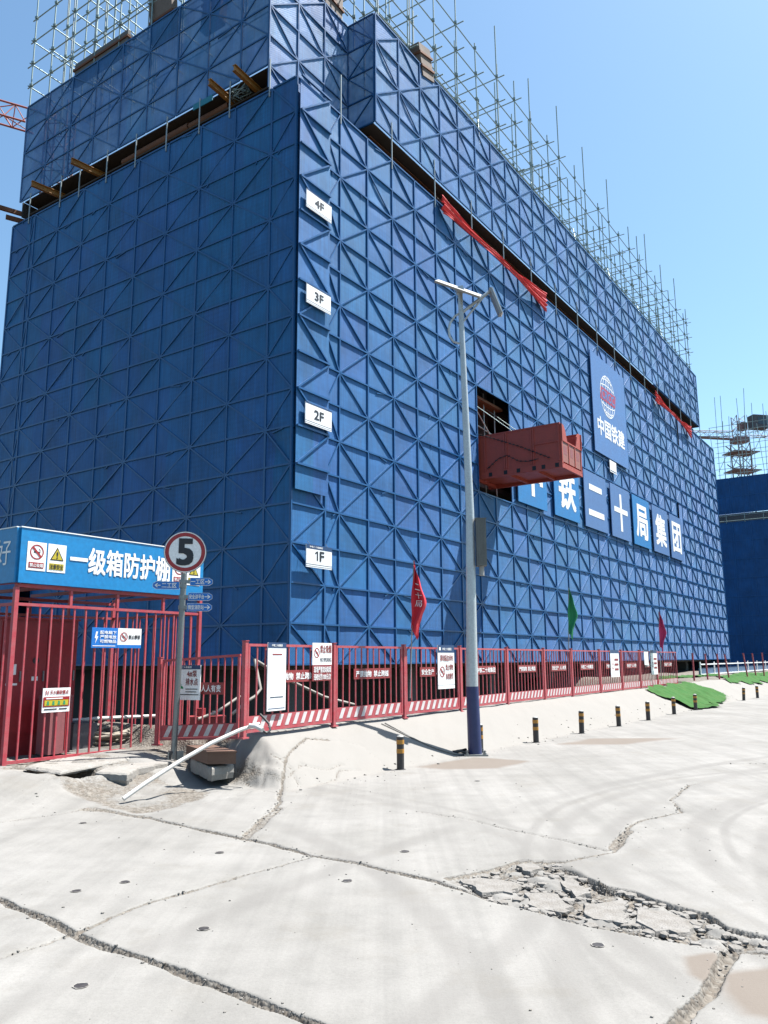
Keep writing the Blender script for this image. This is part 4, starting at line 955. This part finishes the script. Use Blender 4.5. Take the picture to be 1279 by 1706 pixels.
def pictograms(x):
    b = MB(); z0, z1 = ZF0+.18, ZF0+.58
    b.rect(x, x+.29, z0, z1, -.065, 'white'); no_smoke(b, x+.145, z0+.26, .105, -.068); b.rect(x+.03, x+.26, z0+.035, z0+.115, -.068, 'sign_red'); b.text('禁止吸烟', x+.045, x+.245, z0+.05, z0+.10, -.071, 'white')
    b.build('no_smoking_board', f1)
    b = MB(); x += .315; b.rect(x, x+.29, z0, z1, -.065, 'white'); b.flat([(x+.035, z0+.17), (x+.255, z0+.17), (x+.145, z0+.36)], -.068, 'ink'); b.flat([(x+.06, z0+.183), (x+.23, z0+.183), (x+.145, z0+.333)], -.071, 'sign_yellow')
    b.text('!', x+.135, x+.155, z0+.2, z0+.29, -.074, 'ink'); b.rect(x+.03, x+.26, z0+.035, z0+.125, -.068, 'sign_yellow'); b.text('注意安全', x+.04, x+.25, z0+.045, z0+.115, -.071, 'ink'); b.build('caution_board', f1)
pictograms(.08); pictograms(2.66)
b = MB(); b.bx(-.02, SL, 0, SD, ZF0+.30, ZF0+.33, 'soffit'); b.build('roof', sh)
b = MB()
for x in (.05, .85, 1.65, 2.5, SL-.05): b.bx(x-.02, x+.02, .04, SD-.04, ZF0+.0, ZF0+.05, 'shed_red')
for y in (.03, SD-.03): b.bx(0, SL, y-.02, y+.02, ZF0-.055, ZF0-.005, 'shed_red')
b.build('roof_frame', sh)
for x in (.0, SL): 
    for y in (0, SD): b = MB(); b.bx(x-.03, x+.03, y-.03, y+.03, -.12, ZF0-.06, 'shed_red'); b.build('post', sh)
for x in (.85, 1.66, 2.55): b = MB(); b.bx(x-.02, x+.02, -.02, .02, ZR+.02, ZF0-.06, 'shed_red'); b.build('post', sh)
for x in (1.66, 2.4): b = MB(); b.bx(x-.02, x+.02, SD-.02, SD+.02, ZR+.02, ZF0-.06, 'shed_red'); b.build('post', sh)
for y, nm in ((0, 'front'), (SD, 'rear')):
    b = MB(); b.bx(.031, SL-.031, y-.02, y+.02, ZR-.02, ZR+.02, 'shed_red'); b.build('rail', sh); b = MB(); b.bx(.031, SL-.031, y-.02, y+.02, .02, .06, 'shed_red'); b.build('rail', sh)
    for k in range(17):
        x = SL*(k+1)/18+rng.uniform(-.006, .006); b = MB(); b.bx(x-.011, x+.011, y-.011, y+.011, .06, ZR-.02, 'shed_red'); b.build('bar', sh)
for x in (0, SL):
    b = MB(); b.bx(x-.02, x+.02, .031, SD-.031, ZR-.02, ZR+.02, 'shed_red'); b.build('rail', sh); b = MB(); b.bx(x-.02, x+.02, .031, SD-.031, .02, .06, 'shed_red'); b.build('rail', sh)
    for k in range(11):
        y = SD*(k+1)/12; b = MB(); b.bx(x-.011, x+.011, y-.011, y+.011, .06, ZR-.02, 'shed_red'); b.build('bar', sh)
SH = lambda x, y, z: P0+XV*x+WV*y+np.array([0, 0, z])
# signs hung on the bars
t_ = thing('electric_sign', 'blue and white sign with lightning bolt hung on the shelter bars', 'sign', SH(1.22, -.03, 1.55), ROT); b = MB(); w, h = .46, .30
b.bx(0, w, 0, .01, 0, h, 'sign_blue'); b.flat([(.07, .24), (.10, .24), (.085, .17), (.11, .17), (.06, .06), (.075, .14), (.05, .14)], -.004, 'white')
for k, s in enumerate(('配电箱下', '严禁堆放', '可燃物品')): b.text(s, .14, w-.03, .205-.065*k, .255-.065*k, -.004, 'white')
b.rect(.02, w-.04, .025, .035, -.003, 'white'); b.build('blue_board', t_)
b = MB(); b.bx(w+.001, 2*w-.02, 0, .01, 0, h, 'white'); b.rect(w, 2*w-.02, 0, .05, -.003, 'sign_blue'); no_smoke(b, w+.11, .17, .07, -.004); b.text('禁止攀登', w+.2, 2*w-.04, .14, .2, -.004, 'ink'); b.build('white_board', t_)
t_ = thing('extinguisher_sign', 'white and red fire extinguisher point sign low on the shelter bars', 'sign', SH(.49, -.03, .66), ROT); b = MB(); w, h = .43, .33
b.bx(0, w, 0, .01, 0, h, 'white'); b.text('灭火器放置点', .11, w-.03, .245, .30, -.004, 'sign_red'); b.rect(.04, .055, .24, .3, -.004, 'sign_red'); b.rect(.07, .085, .24, .29, -.004, 'sign_red'); b.rect(.01, w-.01, .075, .21, -.004, 'sign_red'); b.rect(.03, w-.03, .09, .165, -.007, 'sign_yellow'); b.rect(.05, w-.12, .18, .195, -.007, 'white')
for k in range(4): b.prism([(.06+.085*k, .10), (.10+.085*k, .10), (.095+.085*k, .15), (.07+.085*k, .155)], -.009, -.0075, 'flag_green')
b.rect(.03, w-.2, .035, .05, -.004, 'ink'); b.rect(w-.17, w-.04, .035, .05, -.004, 'ink'); b.build('board', t_)
# cabinets and clutter inside
t_ = thing('switch_cabinet', 'tall dark red switch cabinet with two doors inside the shelter', 'cabinet', SH(.28, .75, 0.02), ROT); w, d, h = 1.25, .6, 1.95
b = MB(); b.bx(0, w, 0, d, .3, h, 'cab_red'); b.bx(.0, w, .03, d-.03, 0, .3, 'cab_red'); b.bx(-.02, w+.02, -.03, d+.02, h+.001, h+.03, 'cab_red'); b.build('body', t_)
for x0, x1 in ((.02, .35), (.37, .72), (.74, 1.23)):
    b = MB(); b.bx(x0, x1, -.022, -.001, .33, h-.04, 'cab_red'); o = b.build('door', t_)
    b = MB(); b.bx(x1-.05, x1-.03, -.045, -.023, 1.05, 1.2, 'steel'); b.build('handle', o)
b = MB(); b.rect(.13, .25, 1.15, 1.3, -.025, 'white'); b.rect(.1, .28, 1.0, 1.03, -.025, 'white'); b.disc((.55, 1.35), .05, -.03, -.0225, 'ink', 20); b.rect(.5, .6, 1.06, 1.12, -.025, 'white'); b.build('door_label', t_)
for k, (x, lab) in enumerate(((.83, 'pink extinguisher box on the shelter floor, left one'), (1.03, 'pink extinguisher box on the shelter floor, right one'))):
    t_ = thing('extinguisher_box', lab, 'box', SH(x-.05, .2+.05*k, .06), ROT, 'pink boxes in the shelter'); b = MB(); b.bx(0, .18, 0, .3, 0, .78, 'pink_box'); b.build('body', t_); b = MB(); b.bx(-.008, .188, -.008, .308, .781, .81, 'pink_box'); b.build('lid', t_)
    b = MB(); b.bx(.08, .10, -.006, -.001, .05, .74, 'cab_red'); b.build('seam', t_)
t_ = thing('concrete_block', 'grey concrete block standing in the shelter beside the hose coil', 'block', SH(1.45, .6, 0.0), ROT); b = MB(); b.bx(0, .42, 0, .5, 0, .42, 'greycube'); b.bx(.04, .38, .04, .46, .421, .44, 'greycube'); b.build('body', t_)
b = MB(); pts = []
for i in range(150):
    a = i*.32; r = .36+.09*math.sin(i*.7)+.04*rng.uniform(-1, 1); pts.append((.55*math.cos(a)*(r/.4), r*math.sin(a)*.8, .05+.0016*i+.03*math.sin(i*.9)))
b.path(pts, .026, 'hose', 6); o = b.build('coiled_hose', None, SH(2.35, .75, 0.0), ROT); tag(o, 'heap of coiled beige hoses behind the shelter bars', 'hose')
b = MB()
b.path([SH(1.35, 1.3, .42), SH(2.5, 1.35, .42), SH(3.6, 1.2, .4)], .03, 'pvc', 8); tag(b.build('waste_pipe'), 'white pipe lying across the back of the shelter', 'pipe')
t_ = thing('fire_box', 'pale grey cabinet at the left picture edge inside the shelter', 'cabinet', SH(-.35, 1.1, .1), ROT); b = MB(); b.bx(-.6, .2, 0, .5, .1, 1.15, 'pink_box'); b.build('body', t_); b = MB(); b.bx(-.55, .15, -.02, -.001, .2, 1.05, 'pink_box'); b.build('door', t_)

# ------------------------------------------------------------------ pipes, slabs and box in front of the shelter
A = lambda px_, py_, Y: tuple(at(px_, py_, Y))
b = MB(); b.path([A(205, 1331, 9.75), A(245, 1303, 9.95), A(300, 1268, 10.25), A(350, 1239, 10.5), A(400, 1216, 10.75), A(432, 1206, 10.9)], .026, 'pvc', 12); tag(b.build('plastic_pipe'), 'long bent white plastic pipe resting from the fence down to the road', 'pipe')
b = MB(); b.path([A(415, 1209, 10.8), A(426, 1210, 10.78), A(437, 1216, 10.72)], .03, 'pvc', 10); tag(b.build('pipe_fitting'), 'short white pipe fitting by the fence foot at the pipe end', 'pipe')
b = MB(); pp = [A(386, 1190, 13.0), A(412, 1168, 13.2), A(425, 1160, 13.3), A(434, 1148, 13.4), A(424, 1099, 13.6)]
b.path(pp, .024, 'pvc_dirty', 10); tag(b.build('drain_pipe'), 'white pipe rising behind the nearest fence panel', 'pipe')
b = MB(); b.path([A(424, 1099, 13.8), A(470, 1128, 15.0), A(540, 1161, 16.6), A(590, 1174, 17.5)], .028, 'pvc_dirty', 10); tag(b.build('drain_pipe'), 'white pipe sloping down behind the fence into the pit', 'pipe')
b = MB(); b.path([A(330, 1198, 12.9), A(360, 1187, 13.1), A(400, 1160, 13.4)], .024, 'pvc_dirty', 10); tag(b.build('drain_pipe'), 'white pipe behind the pump sign panel', 'pipe')
t_ = thing('water_pump', 'red pump housing behind the pump sign panel', 'pump', at(345, 1200, 13.3)-np.array([0, 0, .05]), .3); b = MB(); b.bx(-.28, .28, -.18, .18, 0, .12, 'plate_red'); b.build('housing', t_); b = MB(); b.tube((-.1, 0, .12), (-.1, 0, .24), .07, 'plate_red', 12); b.build('motor', t_); b = MB(); b.tube((.12, 0, .12), (.12, 0, .19), .05, 'steel', 12); b.build('outlet', t_)
b = MB(); b.path([A(433, 1190, 11.05), A(441, 1198, 11.0), A(448, 1206, 10.95), A(450, 1216, 10.9), A(444, 1222, 10.86), A(437, 1216, 10.86)], .016, 'cable', 6); tag(b.build('black_hose'), 'short loop of black hose hanging on the fence kick plate', 'hose')
c0 = at(342, 1273, 10.8); zt_ = c0[2]+.16
t_ = thing('wooden_crate', 'long brown board box lying on a slab right of the sign post', 'box', (c0[0]+.03, c0[1]-.02, zt_-.16), math.radians(2)); b = MB()
R_ = math.radians(28)
def crate_pt(x, y, z): return (x*math.cos(0)-y*math.sin(R_), y*math.cos(R_)+x*math.sin(.05), z)
for z0, z1, nm in ((0, .135, 'body'), (.136, .16, 'lid')):
    b = MB(); g = 0 if nm == 'body' else .008
    vs = [crate_pt(x, y, z) for x in (-g, .36+g) for y in (-g, .95+g) for z in (z0, z1)]
    b.add(vs, [(0, 1, 3, 2), (4, 6, 7, 5), (0, 4, 5, 1), (2, 3, 7, 6), (0, 2, 6, 4), (1, 5, 7, 3)], 'woodbox'); b.build(nm, t_)
def rough_slab(label, poly_pts, z_top, th, seed, tilt=(0, 0), jag=.012):
    """broken slab: outline on the ground, chipped rim"""
    r = random.Random(seed); P = []
    n = len(poly_pts)
    for i in range(n):
        a, c = np.array(poly_pts[i]), np.array(poly_pts[(i+1) % n]); L = np.linalg.norm(c-a); m = max(2, int(L/.06))
        for k in range(m):
            p = a+(c-a)*k/m; P.append((p[0]+r.uniform(-jag, jag), p[1]+r.uniform(-jag, jag)))
    cx = sum(p[0] for p in P)/len(P); cy = sum(p[1] for p in P)/len(P); N_ = len(P); zt = lambda x, y: z_top+tilt[0]*(x-cx)+tilt[1]*(y-cy)
    vs = []
    for (s, dz) in ((.965, 0), (1.0, -.018), (1.01, -th*.55), (.97, -th)):
        for (x, y) in P: xx, yy = cx+(x-cx)*s, cy+(y-cy)*s; vs.append((xx-cx, yy-cy, zt(xx, yy)-z_top+dz+r.uniform(-.004, .004)))
    fs = [(k*N_+i, (k+1)*N_+i, (k+1)*N_+(i+1) % N_, k*N_+(i+1) % N_) for k in range(3) for i in range(N_)]+[tuple(range(N_))]
    b = MB(); b.add(vs, fs, 'slab'); o = b.build('concrete_slab', None, (cx, cy, z_top)); 
    if sum(P[i][0]*P[(i+1) % N_][1]-P[(i+1) % N_][0]*P[i][1] for i in range(N_)) < 0: o.data.flip_normals()
    return tag(o, label, 'slab', 'loose concrete slabs by the shelter')
g2 = lambda px_, py_, z: tuple(gnd(px_, py_, z)[:2])
rough_slab('thick broken concrete slab lying in front of the shelter', [g2(160, 1284, .22), g2(212, 1287, .22), g2(232, 1278, .22), g2(292, 1268, .22), g2(288, 1258, .22), g2(200, 1268, .22)], .22, .15, 1, (0, .02))
rough_slab('flat concrete slab under the shelter rail', [g2(40, 1276, .27), g2(100, 1284, .27), g2(190, 1268, .27), g2(290, 1248, .27), g2(270, 1240, .27), g2(120, 1258, .27)], .275, .06, 2, (0, .01))
rough_slab('tilted grey slab under the brown board box', [g2(318, 1272, .22), g2(352, 1284, .22), g2(388, 1276, .24), g2(380, 1262, .27), g2(320, 1256, .27)], at(342, 1273, 10.8)[2]-.012, .17, 3, (-.02, .03))
def rock(label, px_, py_, z, s, seed, flat=.6, name='broken_concrete'):
    r = random.Random(seed); bm = bmesh.new(); bmesh.ops.create_icosphere(bm, subdivisions=2, radius=1)
    for v in bm.verts:
        k = 1+r.uniform(-.16, .16); v.co = Vector((max(-.72, min(.72, v.co.x*k)), max(-.72, min(.72, v.co.y*k)), max(-.6, min(.6, v.co.z*k))))
    me = bpy.data.meshes.new(name); bm.to_mesh(me); bm.free(); me.materials.append(M['slab'])
    o = bpy.data.objects.new(name, me); COL.objects.link(o); o.location = tuple(gnd(px_, py_, z)); o.scale = (s, s*.8, s*flat); o.rotation_euler = (r.uniform(-.3, .3), r.uniform(-.3, .3), r.uniform(0, 6))
    return tag(o, label, 'rubble', 'broken concrete lumps')
rock('flat broken concrete lump at the hole edge, lower left corner of the shelter', 26, 1312, .03, .2, 1, .35)
rock('broken concrete lump at the left picture edge beside the hole', 8, 1292, .14, .25, 2, .45)
rock('pale broken lump on the hole rim under the corner post', 30, 1290, .16, .18, 3, .5)
rock('rounded pale lump right of the brown board box', 391, 1278, .12, .12, 4, .7)
rock('small broken lump below the shelter rail', 62, 1290, .14, .14, 5, .5)
rock('small stone beside the foot of the sign post', 306, 1262, .2, .1, 6, .6)
rock('small stone left of the foot of the sign post', 272, 1262, .2, .09, 7, .6)

# ------------------------------------------------------------------ rubble in the joints, lifting holes
def rubble():
    r = random.Random(21); mb = MB()
    ico = bmesh.new(); bmesh.ops.create_icosphere(ico, subdivisions=1, radius=1); iv = [v.co.copy() for v in ico.verts]; fi = [tuple(v.index for v in f.verts) for f in ico.faces]; ico.free()
    def stone(x, y, z, s, flat):
        rz = Matrix.Rotation(r.uniform(0, 6.3), 3, 'Z'); sx = r.uniform(.7, 1.3); vs = []
        for c in iv:
            k = 1+r.uniform(-.25, .25); p = rz @ Vector((max(-.8, min(.8, c.x*k))*sx*s, max(-.8, min(.8, c.y*k))*s, max(-.6, min(.6, c.z*k))*s*flat)); vs.append((p.x+x, p.y+y, p.z+z))
        mb.add(vs, fi, 'frag')
    xs = [p[0] for p in RUBBLE]; ys = [p[1] for p in RUBBLE]; n = 0
    while n < 900:
        x, y = r.uniform(min(xs), max(xs)), r.uniform(min(ys), max(ys))
        if in_poly(np.array([x]), np.array([y]), RUBBLE)[0]:
            s = .005+.05*r.random()**5; stone(x, y, -.022+s*.1, s, .5); n += 1
    for pts, w, dep, soil in JOINTS:
        if w < .017: continue
        p = poly_px(pts)
        for (x0, y0), (x1, y1) in zip(p[:-1], p[1:]):
            L = math.hypot(x1-x0, y1-y0)
            for _ in range(int(L*40)):
                u = r.random(); o = r.gauss(0, w*1.1); s = .003+.011*r.random()**4
                stone(x0+(x1-x0)*u-o*(y1-y0)/L, y0+(y1-y0)*u+o*(x1-x0)/L, tz(x0+(x1-x0)*u, y0+(y1-y0)*u)-dep*max(0, 1-abs(o)/w)*.7+s*.3, s, .75)
    for _ in range(420):
        t, q = r.uniform(-5, 24), r.gauss(.05, .22)
        if t < -2.3: q = r.uniform(1.0, 3.0)
        p = tq(t, q); sz = .005+.02*r.random()**5; stone(p[0], p[1], tz(p[0], p[1])+sz*.2, sz, .8)
    for _ in range(300):
        x, y = r.uniform(-4, 5), r.uniform(3.6, 11); sz = .003+.007*r.random()**3; stone(x, y, sz*.3, sz, .8)
    o = mb.build('rubble'); tag(o, 'grey gravel and concrete crumbs in the broken road joints', kind='stuff')
rubble()
for k, (pts, zt_, lab) in enumerate([([(765, 1467), (800, 1461), (850, 1466), (866, 1472), (850, 1487), (805, 1488)], .012, 'long flat broken slab piece at the left of the crumbled joint'), ([(860, 1440), (890, 1438), (902, 1446), (880, 1452)], .01, 'small pale slab piece at the head of the crumbled joint'), ([(870, 1486), (925, 1489), (955, 1508), (930, 1518), (885, 1508)], .01, 'squarish slab piece in the middle of the crumbled joint'),
    ([(935, 1458), (965, 1470), (985, 1486), (960, 1490), (938, 1474)], .008, 'pale slab piece under the raised road edge'), ([(972, 1505), (1040, 1500), (1045, 1528), (1010, 1535), (975, 1524)], .012, 'broad flat slab piece right of the middle of the crumbled joint'), ([(1058, 1510), (1110, 1514), (1165, 1535), (1150, 1552), (1095, 1550), (1056, 1535)], .008, 'widest slab piece at the right of the crumbled joint')]):
    o = rough_slab(lab, [tuple(gnd(*p)[:2]) for p in pts], zt_-.012, .05, 40+k, (rng.uniform(-.03, .03), rng.uniform(-.03, .03)), .022); o.name = 'slab_fragment'; o.data.materials[0] = M['frag']; o['group'] = 'broken slab pieces in the road'
    o['category'] = 'rubble'
def lifting_hole():
    b = MB(); n = 18; vs = []; r = random.Random(3)
    for rr, z in ((.040, .0012), (.037, .002), (.034, .001)):
        for k in range(n): a = 2*math.pi*k/n; q = rr*(1+r.uniform(-.08, .08)); vs.append((q*math.cos(a), q*math.sin(a), z))
    b.add(vs, [(i*n+k, i*n+(k+1) % n, (i+1)*n+(k+1) % n, (i+1)*n+k) for i in range(2) for k in range(n)], 'slab'); b.add(vs[2*n:], [tuple(range(n))], 'black')
    return b.build('lifting_hole')
lh = None
for px_, py_, lab in ((366, 1420, 'small round lifting hole in the slab left of the long middle joint'), (208, 1469, 'right one of the close pair of lifting holes on the left slab'), (127, 1484, 'left one of the close pair of lifting holes on the left slab'), (578, 1467, 'lifting hole near the top corner of the central slab'), (339, 1547, 'lifting hole near the left corner of the central slab'),
                      (134, 1642, 'lifting hole in the bottom left slab'), (138, 1371, 'faint lifting hole near the dirt patch at the left'), (795, 1301, 'lifting hole in the slab in front of the lamp post'), (674, 1418, 'lifting hole in the slab above the crumbled joint'), (996, 1574, 'lifting hole in the slab below the crumbled joint')):
    p = gnd(px_, py_, .003)
    if lh is None: lh = lifting_hole(); o = lh
    else: o = lh.copy(); COL.objects.link(o)
    o.location = tuple(p); o.rotation_euler = (0, 0, rng.uniform(0, 6)); tag(o, lab, 'hole', 'lifting holes in the road slabs')

# ------------------------------------------------------------------ green dust nets and far ground
def dust_net(label, outline, seed):
    """cloth over the ground inside an outline given as (t, q)"""
    poly = [tuple(tq(*p)[:2]) for p in outline]; xs = [p[0] for p in poly]; ys = [p[1] for p in poly]
    n = 150; gx = np.linspace(min(xs)-.2, max(xs)+.2, n); gy = np.linspace(min(ys)-.2, max(ys)+.2, n); Gx, Gy = np.meshgrid(gx, gy, indexing='ij')
    wxx = Gx+.9*fbm(Gx*1.3+seed, Gy*1.3)+.2*fbm(Gx*6, Gy*6); wyy = Gy+.9*fbm(Gx*1.3, Gy*1.3+seed)+.2*fbm(Gx*6+3, Gy*6)
    ins = in_poly(wxx, wyy, poly); Z = terrain(Gx, Gy)+.02+.35*np.abs(fbm(Gx*.7+seed, Gy*.4))*np.clip(fbm(Gx*.3, Gy*.3+seed)+.5, 0, 1)+.24*np.abs(fbm(Gx*1.7+Gy, Gy*1.1-Gx*.6+seed, 3))
    b = MB(); V = np.stack([Gx, Gy, Z], -1).reshape(-1, 3); F = []
    for i in range(n-1):
        for j in range(n-1):
            if ins[i, j] and ins[i+1, j] and ins[i, j+1] and ins[i+1, j+1]: F.append((i*n+j, (i+1)*n+j, (i+1)*n+j+1, i*n+j+1))
    used = sorted({k for f in F for k in f}); ix = {k: i for i, k in enumerate(used)}
    b.add([V[k] for k in used], [tuple(ix[k] for k in f) for f in F], 'green', True); o = b.build('dust_net'); tag(o, label, 'netting', 'green dust nets')
dust_net('nearest green dust net draped down the apron by the fence end', [(16.2, 1.25), (21.8, 1.55), (22.6, .9), (23.0, .3), (20.5, -.35), (16.5, -.45)], 3)
dust_net('green dust net covering the mound right of the far red posts', [(27, .9), (31, .7), (36, .4), (42, -1.5), (44, -.3), (42, 1.8), (30, 2.0)], 8)
dust_net('strip of green dust net behind the red posts', [(23, 2.2), (33, 2.4), (34, 3.4), (23.5, 3.3)], 5)
t_ = thing('site_hoarding', 'low blue hoarding with pale rails beyond the mound', 'fence', tq(40, 3.2, .3), ROT); b = MB(); b.bx(-8, 26, 0, .06, 0, .8, 'hoard'); b.build('panel', t_)
for z in (.45, .95): b = MB(); b.bx(-8, 26, -.06, -.01, z, z+.06, 'white'); b.build('rail', t_)
for k in range(12): b = MB(); b.bx(-8+k*3, -7.92+k*3, -.05, .0, 0, 1.1, 'white'); b.build('post', t_)

# ------------------------------------------------------------------ the far building, crane masts
fb = thing('distant_building', 'second building wrapped in dark blue netting at the right edge', 'building', CORNER+XV*64, ROT)
FY = [-16+1.6*k for k in range(13)]
m_ = lambda u, z, o: (-o, u, z)
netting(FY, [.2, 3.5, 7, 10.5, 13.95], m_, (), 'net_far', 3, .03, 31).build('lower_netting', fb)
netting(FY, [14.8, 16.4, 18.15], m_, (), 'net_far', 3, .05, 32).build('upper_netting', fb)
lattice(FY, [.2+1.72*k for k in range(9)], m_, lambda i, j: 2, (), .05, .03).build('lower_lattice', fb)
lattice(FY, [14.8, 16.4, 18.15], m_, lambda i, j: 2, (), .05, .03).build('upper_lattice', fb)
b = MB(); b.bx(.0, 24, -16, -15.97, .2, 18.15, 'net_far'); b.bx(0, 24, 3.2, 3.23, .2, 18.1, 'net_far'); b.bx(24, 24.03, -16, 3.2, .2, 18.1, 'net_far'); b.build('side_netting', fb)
b = MB(); b.bx(.7, 23, -15.5, 3, 13.6, 14.0, 'concrete_in'); b.bx(1.0, 1.2, -15.5, 3, .0, 14.9, 'concrete_in'); b.build('floor_slab', fb)
b = MB(); b.bx(-.05, .0, -16, 3.2, 1.0, 1.12, 'hoard'); b.build('base_rail', fb)
b = MB()
for z in (14.1, 14.6): b.tube((-.05, -16, z), (-.05, 3.2, z), .03, 'tube_dull', 6)
for k in range(12): b.tube((-.05, -15.5+1.6*k, 13.9), (-.05, -15.5+1.6*k, 14.85), .025, 'tube_dull', 6)
b.build('gap_rail', fb)
fs = thing('roof_scaffolding', 'thin scaffold tubes on top of the far netted building', 'scaffolding', CORNER+XV*64, ROT); r = random.Random(9)
for k in range(30):
    y = 2.9-.62*k*(.9+.1*r.random()); 
    for xx in (.5, 3.):
        if r.random() < .25: continue
        b = MB(); b.tube((xx, y+r.uniform(-.2, .2), 18), (xx, y+r.uniform(-.2, .2), r.choice((23.5, 24.8, 25.5, 26.2, 27))+r.uniform(-.4, .4)), .026, 'tube_dull', 5); b.build('standard', fs)
for z in (19.2, 20.4, 21.4, 22.4, 23.4):
    for xx in (.5, 3.): b = MB(); b.tube((xx, -16, z+r.uniform(-.1, .1)), (xx, 3.1, z), .025, 'tube_dull', 5); b.build('ledger', fs)
for k in range(8): b = MB(); b.tube((.5, 2.5-2.4*k, 19), (.5, .6-2.4*k, 22.5), .025, 'tube_dull', 5); b.build('brace', fs)
def truss(b, p, q, s, n, mat, tri=False):
    p = Vector(p); q = Vector(q); d = (q-p).normalized(); up = Vector((0, 0, 1)) if abs(d.z) < .8 else Vector((0, 1, 0)); sx = d.cross(up).normalized(); u = sx.cross(d)
    cs = [(-.5, -.5), (.5, -.5), (0, .6)] if tri else [(-.5, -.5), (.5, -.5), (.5, .5), (-.5, .5)]
    C = lambda k, f: p+(q-p)*f+sx*cs[k][0]*s+u*cs[k][1]*s
    for k in range(len(cs)): b.tube(C(k, 0), C(k, 1), s*.055, mat, 6)
    for i in range(n):
        for k in range(len(cs)):
            j = (k+1) % len(cs); a, c = (k, j) if i % 2 else (j, k)
            b.tube(C(a, i/n), C(c, (i+1)/n), s*.03, mat, 5); b.tube(C(k, i/n), C(j, i/n), s*.03, mat, 5)
cb = at(1231, 720, 105.); 
tc = thing('tower_crane', 'red tower crane with grey cab behind the far building', 'tower crane', (cb[0], cb[1], 0), .2)
b = MB(); truss(b, (0, 0, 0), (0, 0, cb[2]-1.6), 1.7, 18, 'crane_red'); b.build('mast', tc)
b = MB()
for z in (cb[2]-8.5, cb[2]-5.5, cb[2]-3): b.bx(-1.9, 1.9, -1.4, 1.4, z, z+.12, 'crane_red'); b.tube((-2.2, 0, z+.9), (-1.0, 0, z+.1), .07, 'crane_red', 6); b.tube((2.2, 0, z+.9), (1.0, 0, z+.1), .07, 'crane_red', 6)
b.build('platform', tc)
b = MB(); b.bx(-.9, .9, -.9, .9, cb[2]-1.5, cb[2]-.8, 'crane_red'); truss(b, (0, 0, cb[2]-.6), (0, 0, cb[2]+2.2), 1.2, 3, 'crane_red'); b.build('turntable', tc)
b = MB(); truss(b, (-8.6, 0, cb[2]-.7), (-1.2, 0, cb[2]-.4), .8, 6, 'crane_red'); b.bx(-8.8, -1.2, -.4, .4, cb[2]-1.1, cb[2]-1.0, 'crane_red'); b.build('counter_jib', tc)
b = MB(); truss(b, (1.2, 0, cb[2]), (30, 0, cb[2]), .9, 20, 'crane_red', True); b.build('jib', tc)
b = MB(); b.bx(1.0, 3.2, -1.9, -.6, cb[2]+.2, cb[2]+2.0, 'greycube'); b.bx(1.6, 3.22, -1.92, -1.2, cb[2]+.7, cb[2]+1.6, 'glass'); b.bx(.2, 1.0, -.5, .5, cb[2]+.3, cb[2]+1.3, 'crane_red'); b.build('cab', tc)
j0, j1 = at(-260, 108, 62.), at(54, 200, 62.)
t2 = thing('tower_crane', 'orange red crane jib reaching in at the upper left', 'tower crane', (j1[0]+2, j1[1]+1, 0), 0); rel = lambda p: Vector(tuple(p))-Vector((j1[0]+2, j1[1]+1, 0))
b = MB(); truss(b, rel(j0), rel(j1), 1.55, 9, 'crane_jib', True); b.build('jib', t2)
b = MB(); truss(b, (0, 0, 0), (0, 0, j1[2]+2), 1.8, 22, 'crane_red'); b.build('mast', t2)
